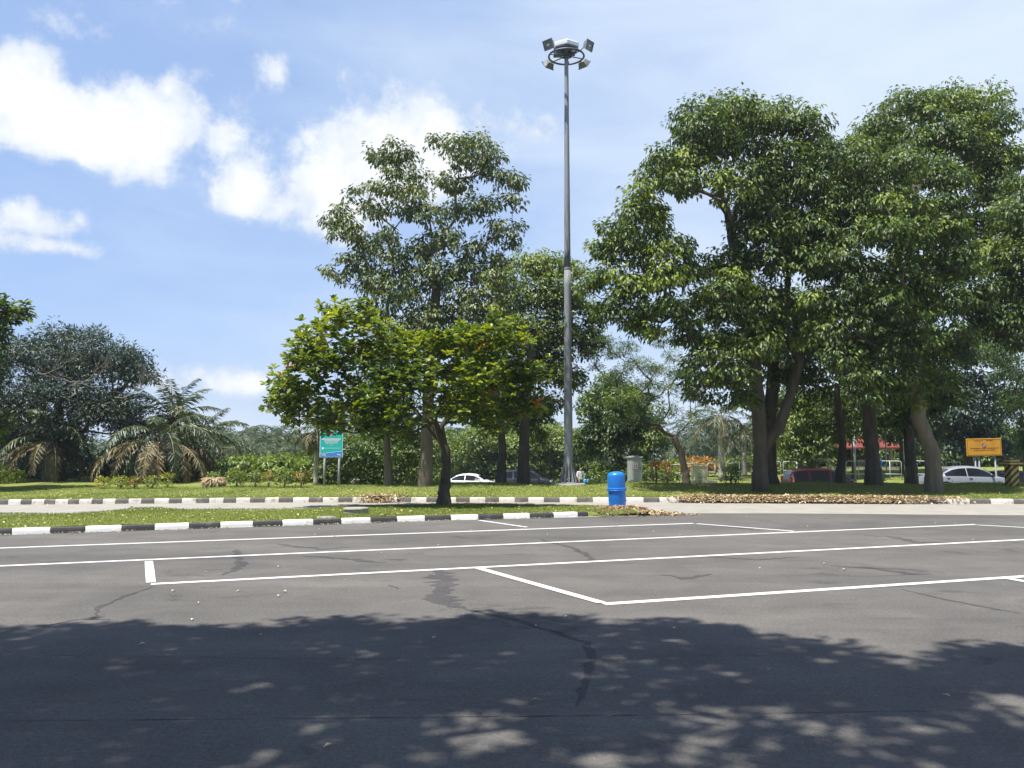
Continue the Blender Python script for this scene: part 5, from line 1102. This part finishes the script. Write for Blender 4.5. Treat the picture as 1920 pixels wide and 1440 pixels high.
# ------------------------------------------------------------------ cabinets
def grey_cabinet():
    D = 33.6; b = at(1191, D); b.z = P(1191, 904, D).z; root = empty('electrical_cabinet', b); tag(root, 'tall grey electrical cabinet with a white and red notice, behind the blue bin', 'cabinet')
    w = (1203.5 - 1178.5) / FPX * D; zt = P(1191, 856.5, D).z - b.z
    mb = MB(); mb.box((0, .2, -.08), (w + .1, .55, .16), 0, .015); mb.build('plinth', M['concrete'], root)
    mb = MB(); mb.box((0, .2, zt / 2), (w, .42, zt - .05), 0, .012); cb = mb.build('cabinet_body', M['cab_grey'], root)
    mb = MB(); mb.box((0, .2, zt - .02), (w + .07, .5, .05), 0, .012); mb.box((0, .2, zt + .02), (w * .8, .36, .03)); mb.build('cap', M['cab_grey'], root)
    mb = MB(); mb.box((.0, -.016, zt / 2), (w - .05, .012, zt - .14), 0, .003); dr = mb.build('door', M['cab_grey'], root)
    mb = MB(); mb.box((w * .36, -.035, zt * .55), (.02, .03, .14), 0, .005); mb.build('handle', M['steel_dark'], dr)
    mb = MB(); mb.box((0, -.026, zt * .66), (w * .42, .006, zt * .30)); nt_ = mb.build('notice', M['white'], root)
    mb = MB(); q = w * .42; hh = zt * .3
    for (x, z, ww, h2) in ((0, hh * .5 - .01, q, .018), (0, -hh * .5 + .01, q, .018), (-q / 2 + .009, 0, .018, hh), (q / 2 - .009, 0, .018, hh), (0, .0, q * .7, .02), (-q * .2, -hh * .22, q * .25, hh * .22), (q * .2, -hh * .22, q * .25, hh * .22), (0, hh * .2, q * .5, .02)):
        mb.box((x, -.032, zt * .66 + z), (ww, .004, h2))
    mb.build('notice_print', M['red_print'], root)
def cream_cabinet():
    D = 34.3; b = at(1312, D); b.z = P(1312, 901, D).z; root = empty('electrical_cabinet', b); tag(root, 'low cream-coloured cabinet on a concrete plinth beside the leaning tree', 'cabinet')
    w = (1325 - 1299.5) / FPX * D; zt = P(1312, 874, D).z - b.z
    mb = MB(); mb.box((.1, .2, -.1), (w + .55, .7, .2), 0, .015); mb.build('plinth', M['concrete'], root)
    mb = MB(); mb.box((0, .2, zt / 2), (w, .4, zt), 0, .012); mb.build('cabinet_body', M['cream'], root)
    mb = MB(); mb.box((0, .2, zt + .012), (w + .05, .46, .035), 0, .01); mb.build('cap', M['cream'], root)
    mb = MB()
    for i in range(3): mb.box((-.02 + (i - 1) * .05, -.004, zt * .45), (.012, .01, .06))
    for i in range(3): mb.box((0, -.004, zt * .3 - i * .04), (.2, .01, .012))
    mb.build('vent_slots', M['steel_dark'], root)
M['cab_grey'] = mat('cabinet_grey', (.34, .37, .37), .5, .08, 2, dirt=((.22, .24, .23), 4, .66)); M['cream'] = mat('cabinet_cream', (.62, .60, .42), .55, .08, 2, dirt=((.36, .35, .22), 5, .66)); M['red_print'] = mat('red_print', (.5, .22, .2), .5, .1, 5)
grey_cabinet(); cream_cabinet()

# ------------------------------------------------------------------ manholes on the island
p = G(661, 970, .06); root = empty('manhole', Vector((p.x, p.y + .45, .08))); tag(root, 'raised round concrete manhole with a thick lid rim on the grass island', 'manhole')
mb = MB(); mb.lathe([(.29, -.1), (.28, .13), (.275, .14), (.2, .145)], 32); mb.build('concrete_ring', M['concrete'], root, 40)
mb = MB(); mb.lathe([(.30, .132), (.305, .138), (.30, .165), (.29, .172), (.1, .18)], 32); mb.build('lid', M['concrete'], root, 40)
p = G(611, 973, .10); root = empty('manhole', Vector((p.x, p.y + .1, .115))); tag(root, 'flat concrete manhole cover low in the grass, left of the raised one', 'manhole')
mb = MB(); mb.lathe([(.19, -.05), (.19, .02), (.18, .03)], 28); mb.build('lid', M['concrete'], root)
mb = MB(); mb.lathe([(.22, -.05), (.22, .012), (.2, .014)], 28); mb.build('rim', M['concrete'], root)

# ------------------------------------------------------------------ striped pillar
def pillar():
    b = on_ground(1898, 911); D = b.y; root = empty('striped_pillar', b); tag(root, 'yellow and dark-brown diagonally striped pillar with a stepped pagoda cap, at the right edge', 'pillar')
    k = D / FPX; mb = MB(); w = 8.6 * k; h = P(1898, 872, D).z - b.z
    mb.box((0, 0, h / 2 - .1), (2 * w, 2 * w, h + .2), 0, .02); mb.build('shaft', M['stripe'], root)
    root.rotation_euler = (0, 0, R(8))
    def slab(z, r0, r1, hh, m_, nm):
        q = MB(); q.lathe([(r0, z), (r1, z + hh)], 4, smooth=False); o = q.build(nm, m_, root); o.rotation_euler = (0, 0, R(45)); return o
    r = 15.5 * k * 1.35
    def slab(z, r0, r1, hh, m_, nm):
        z = h + (z - h) * .6; hh *= .6; q = MB(); q.lathe([(r0, z), (r1, z + hh)], 4, smooth=False); o = q.build(nm, m_, root); o.rotation_euler = (0, 0, R(45)); return o
    slab(h, r * .9, r, .045, M['dk_brown'], 'cap_soffit'); slab(h + .045, r, r * .90, .10, M['mustard'], 'cap_step'); slab(h + .145, r * .76, r * .72, .06, M['dk_brown'], 'cap_step')
    slab(h + .205, r * .72, r * .5, .11, M['mustard'], 'cap_step'); slab(h + .315, r * .46, r * .4, .05, M['dk_brown'], 'cap_step'); slab(h + .365, r * .3, r * .08, .08, M['mustard'], 'cap_finial')
def stripemat():
    m, nt, b = newmat('diagonal_stripes'); tc = nt.nodes.new('ShaderNodeTexCoord'); sx = nt.nodes.new('ShaderNodeSeparateXYZ'); nt.links.new(tc.outputs['Object'], sx.inputs[0])
    a = nt.nodes.new('ShaderNodeMath'); a.operation = 'MULTIPLY_ADD'; nt.links.new(sx.outputs[0], a.inputs[0]); a.inputs[1].default_value = -.85; nt.links.new(sx.outputs[2], a.inputs[2])
    a2 = nt.nodes.new('ShaderNodeMath'); a2.operation = 'MULTIPLY_ADD'; nt.links.new(sx.outputs[1], a2.inputs[0]); a2.inputs[1].default_value = .85; nt.links.new(a.outputs[0], a2.inputs[2])
    c = nt.nodes.new('ShaderNodeMath'); c.operation = 'MULTIPLY'; nt.links.new(a2.outputs[0], c.inputs[0]); c.inputs[1].default_value = 4.3
    f = nt.nodes.new('ShaderNodeMath'); f.operation = 'FRACT'; nt.links.new(c.outputs[0], f.inputs[0])
    r = ramp(nt, f.outputs[0], [(0.5, (.075, .03, .018)), (.52, (.42, .32, .07))]); nt.links.new(r.outputs[0], b.inputs['Base Color']); b.inputs['Roughness'].default_value = .7; return m
M['stripe'] = stripemat(); M['dk_brown'] = mat('dark_brown_paint', (.05, .022, .015), .7, .2, 6); M['mustard'] = mat('mustard_paint', (.40, .30, .07), .7, .15, 5)
pillar()

# ------------------------------------------------------------------ railings
def railing(px0, px1, D0, D1, label, h=.95, posts=2):
    a = at(px0, D0); b = at(px1, D1); root = empty('railing', a); tag(root, label, 'railing', 'steel railings behind the lower car park'); v = b - a; r = .028; c = .12; hd = Vector((v.x, v.y, 0)).normalized(); up = Vector((0, 0, 1))
    mb = MB(); top0 = up * h; q = [Vector((0, 0, -.2)), up * (h - c), up * (h - .03) + hd * .04, up * h + hd * c, v + up * h - hd * c, v + up * (h - .03) - hd * .04, v + up * (h - c), v - up * .2]
    mb.tube(q, r, 8); mb.build('rail_frame', M['rail'], root)
    mb = MB(); mb.tube([up * .38, v + up * .38], r * .9, 8); mb.build('lower_rail', M['rail'], root)
    for i in range(1, posts):
        mb = MB(); p_ = v * (i / posts); mb.tube([p_ - up * .2, p_ + up * h], r * .9, 8); mb.build('post', M['rail'], root)
M['rail'] = mat('painted_rail', (.42, .47, .46), .45, .12, 4, metal=.1)
rl = [(1256, 1303, 60, 60, 'railing piece behind the leaning tree, left of the cream cabinet'), (1326, 1354, 60, 60, 'short railing piece just right of the cream cabinet'), (1361, 1411, 60, 60, 'railing piece behind the dome-shaped shrub'), (1414, 1463, 59.5, 59, 'railing piece half hidden by the forked trunk'),
      (1468, 1519, 59, 58, 'railing piece above the roof of the maroon car'), (1531, 1580, 58, 57, 'railing piece behind the maroon car windscreen'), (1586, 1632, 56.5, 56, 'railing piece under the shelter eave'), (1646, 1689, 56, 55.5, 'railing piece with the left blue hanging bin'), (1712, 1768, 55.5, 55, 'railing piece with the right blue hanging bin'), (1772, 1800, 55, 55, 'short railing piece behind the silver car roof')]
for (a, b, c, d, lb) in rl: railing(a, b, c, d, lb, 1.0 + (.22 if a > 1520 else 0))
for (px, D, lb, h0, h1) in ((1602, 54, 'lone grey lamp-post pole in front of the shelter', -.2, 3.6), (1661, 56.5, 'thin grey pole between the thick trunk and the right railing', -.2, 2.9), (1696, 54.5, 'grey pole beside the straight dark trunk', -.2, 2.7)):
    b = at(px, D); root = empty('steel_pole', b); tag(root, lb, 'pole'); mb = MB(); mb.tube([(0, 0, h0), (0, 0, h1)], [.075 if px == 1602 else .045] * 2, 10); mb.build('pole_shaft', M['steel'], root); mb = MB(); mb.lathe([(.1, h1), (.1, h1 + .05), (.03, h1 + .08)], 10); mb.build('pole_cap', M['steel'], root)
for (px, py0, py1, D, lb) in ((1649.5, 861, 875.5, 55.4, 'blue hanging bin beside the thick trunk, on the railing'), (1716.5, 868, 881.5, 55, 'light blue hanging bin beside the straight dark trunk, on the railing')):
    p = P(px, py1, D); litter_bin(p, P(px, py0, D).z - p.z, lb, m=M['blue'] if px < 1700 else M['blue_light'])
    o = COL.objects[[o.name for o in COL.objects if o.name.startswith('litter_bin')][-1]]; mb = MB(); mb.tube([(0, .15, -.6), (0, .15, .3)], .025, 6); mb.build('hanging_post', M['steel'], o)
    o.scale = (1.35, 1.35, 1)
litter_bin(at(1099, 54), 1.04, 'light blue domed bin just right of the floodlight mast, beside the person', m=M['blue_light']).scale = (.8, .8, 1)

# ------------------------------------------------------------------ shelter with red roof
def shelter():
    D = 64; c = at(1592, D); root = empty('picnic_shelter', c); tag(root, 'open shelter with red-orange tiled roof behind the trees, cream bench wall below', 'shelter')
    X = lambda px: P(px, 844, D).x - c.x; Z = lambda py: P(1592, py, D).z - c.z
    x0, x1 = X(1508), X(1662); ze, zr = Z(839), Z(803); yd = 3.0; mb = MB(); rx0, rx1 = x0 + 2.4, x1 - 2.4
    v = [(x0, -yd, ze), (x1, -yd, ze), (x1, yd, ze), (x0, yd, ze), (rx0, 0, zr), (rx1, 0, zr)]
    mb.add(v, [(0, 1, 5, 4), (2, 3, 4, 5), (1, 2, 5), (3, 0, 4)]); v2 = [(a, b, z - .12) for a, b, z in v[:4]]
    mb.add(v[:4] + v2, [(0, 4, 5, 1), (1, 5, 6, 2), (2, 6, 7, 3), (3, 7, 4, 0), (4, 7, 6, 5)]); mb.build('roof', M['tiles'], root)
    for i, px in enumerate((1530, 1576, 1613, 1646)):
        for yy in (-2.2, 2.2):
            mb = MB(); mb.box((X(px), yy, ze / 2 - .1), (.16, .16, ze + .2), 0, .01); mb.build('column', M['cream2'], root)
    mb = MB(); mb.box((X(1611), -1.6, .4), (1.6, .35, .5), 0, .02); mb.build('bench_wall', M['cream2'], root)
    mb = MB(); mb.box((X(1590), 0, -.1), (5.8, 5.4, .5)); mb.build('floor_slab', M['concrete'], root)
def tilemat():
    m, nt, b = newmat('roof_tiles'); n = nnoise(nt, 1.6, 5, .6); r = ramp(nt, n.outputs['Fac'], [(.3, (.17, .028, .018)), (.7, (.30, .055, .035))]); nt.links.new(r.outputs[0], b.inputs['Base Color']); b.inputs['Roughness'].default_value = .7
    w = nt.nodes.new('ShaderNodeTexWave'); w.inputs['Scale'].default_value = 3.5; w.bands_direction = 'X'; tc = nt.nodes.new('ShaderNodeTexCoord'); nt.links.new(tc.outputs['Object'], w.inputs['Vector'])
    bp = nt.nodes.new('ShaderNodeBump'); bp.inputs['Distance'].default_value = .05; nt.links.new(w.outputs['Fac'], bp.inputs['Height']); nt.links.new(bp.outputs[0], b.inputs['Normal']); return m
M['tiles'] = tilemat(); M['cream2'] = mat('cream_plaster', (.55, .48, .34), .7, .08, 2)
shelter()

# ------------------------------------------------------------------ person
def skin_chain(name, verts, edges, radii, m_, parent, sub=2, rootv=0):
    me = bpy.data.meshes.new(name); me.from_pydata(verts, edges, []); o = link(name, me, parent); me.materials.append(m_)
    sk = o.modifiers.new('skin', 'SKIN'); sv = me.skin_vertices[0].data if me.skin_vertices else None
    if sv is None:
        bm = bmesh.new(); bm.from_mesh(me); bm.verts.layers.skin.verify(); bm.to_mesh(me); bm.free(); sv = me.skin_vertices[0].data
    for i, r in enumerate(radii): sv[i].radius = (r, r) if isinstance(r, (int, float)) else r; sv[i].use_root = (i == rootv)
    sb = o.modifiers.new('sub', 'SUBSURF'); sb.levels = sub; sb.render_levels = sub; return o
def person():
    D = 56.0; b = at(1088, D); root = empty('person', b, R(200)); tag(root, 'person in a pale patterned shirt and dark trousers, standing right of the floodlight mast', 'person')
    skin = mat('skin', (.30, .17, .11), .55, .08, 6)
    V = [(0, 0, .93), (0, .0, 1.10), (0, .01, 1.28), (0, .0, 1.40), (0, .01, 1.47), (0, .03, 1.54), (0, .035, 1.60)]; E = [(i, i + 1) for i in range(6)]; Rr = [(.15, .11), (.135, .10), (.16, .11), (.14, .09), .052, (.075, .085), (.065, .075)]
    for s in (-1, 1):
        n = len(V); V += [(s * .18, 0, 1.385), (s * .235, .02, 1.12), (s * .20, .14, .92), (s * .185, .18, .86), (s * .18, .21, .82)]; E += [(3, n), (n, n + 1), (n + 1, n + 2), (n + 2, n + 3), (n + 3, n + 4)]; Rr += [.06, .043, .03, (.035, .018), (.034, .015)]
        h = n + 4
        for k in range(4):
            f = len(V); dx = (k - 1.5) * .017; V += [(s * .18 + dx, .235, .795 - .003 * k), (s * .18 + dx, .25, .765), (s * .18 + dx, .245, .74 + .004 * k)]; E += [(h, f), (f, f + 1), (f + 1, f + 2)]; Rr += [.009, .008, .007]
        f = len(V); V += [(s * .145, .20, .83), (s * .13, .22, .80)]; E += [(n + 3, f), (f, f + 1)]; Rr += [.010, .008]
        n = len(V); V += [(s * .09, 0, .86), (s * .10, .02, .47), (s * .105, -.01, .09), (s * .11, .10, .035)]; E += [(0, n), (n, n + 1), (n + 1, n + 2), (n + 2, n + 3)]; Rr += [.085, .055, .038, (.035, .03)]
    skin_chain('body', V, E, Rr, skin, root)
    mb = MB(); hd = (0, .04, 1.56)
    mb.lathe([(.01, -.11), (.05, -.10), (.07, -.05), (.078, 0), (.075, .05), (.055, .09), (.01, .105)], 16, hd); mb.tube([(0, .115, 1.56), (0, .14, 1.535)], [.012, .016], 6)
    for s in (-1, 1): mb.box((s * .078, .035, 1.555), (.015, .03, .05), 0, .005); 
    fc = mb.build('head', skin, root)
    mb = MB()
    for s in (-1, 1): mb.box((s * .028, .113, 1.57), (.022, .008, .01), 0, .003)
    mb.box((0, .112, 1.505), (.04, .01, .008), 0, .003); mb.build('face_features', M['tyre'], root)
    mb = MB(); mb.lathe([(.06, -.07), (.084, -.03), (.088, .02), (.078, .07), (.045, .105), (.01, .115)], 16, (0, .018, 1.57)); mb.build('hair', M['tyre'], root)
    V = [(0, 0, .88), (0, 0, 1.0), (0, .01, 1.15), (0, .01, 1.30), (0, .0, 1.41)]; E = [(i, i + 1) for i in range(4)]; Rr = [(.185, .14), (.18, .135), (.175, .125), (.185, .125), (.12, .095)]
    for s in (-1, 1): n = len(V); V += [(s * .185, 0, 1.38), (s * .235, .02, 1.14), (s * .225, .07, 1.02)]; E += [(3, n), (n, n + 1), (n + 1, n + 2)]; Rr += [.085, .07, .062]
    skin_chain('shirt', V, E, Rr, M['shirt'], root)
    V = [(0, 0, .93), (0, 0, .86)]; E = [(0, 1)]; Rr = [(.165, .125), (.16, .12)]
    for s in (-1, 1): n = len(V); V += [(s * .095, 0, .78), (s * .10, .02, .47), (s * .105, -.01, .10)]; E += [(1, n), (n, n + 1), (n + 1, n + 2)]; Rr += [.1, .075, .065]
    skin_chain('trousers', V, E, Rr, M['trousers'], root)
    for s in (-1, 1): mb = MB(); mb.box((s * .108, .05, .035), (.09, .26, .07), 0, .03); mb.build('shoe', M['tyre'], root)
M['shirt'] = mat('patterned_shirt', (.55, .55, .6), .8, .45, 28); M['trousers'] = mat('dark_trousers', (.02, .022, .03), .8, .2, 10)
person()

# ------------------------------------------------------------------ air
def haze():
    mb = MB(); mb.box((0, 600, 8.8), (1920, 1900, 22.8)); o = mb.build('haze', hazemat()); tag(o, 'thin tropical haze in the air over the whole place', 'haze', kind='stuff')
def hazemat():
    m = bpy.data.materials.new('haze_air'); m.use_nodes = True; nt = m.node_tree; nt.nodes.clear(); o = nt.nodes.new('ShaderNodeOutputMaterial'); v = nt.nodes.new('ShaderNodeVolumePrincipled')
    v.inputs['Color'].default_value = (.80, .88, 1, 1); v.inputs['Density'].default_value = .00045; v.inputs['Anisotropy'].default_value = .3; nt.links.new(v.outputs[0], o.inputs['Volume']); return m
haze()
# ------------------------------------------------------------------ bookkeeping: every name keeps Blender's own suffixes
scene.render.engine = 'CYCLES'
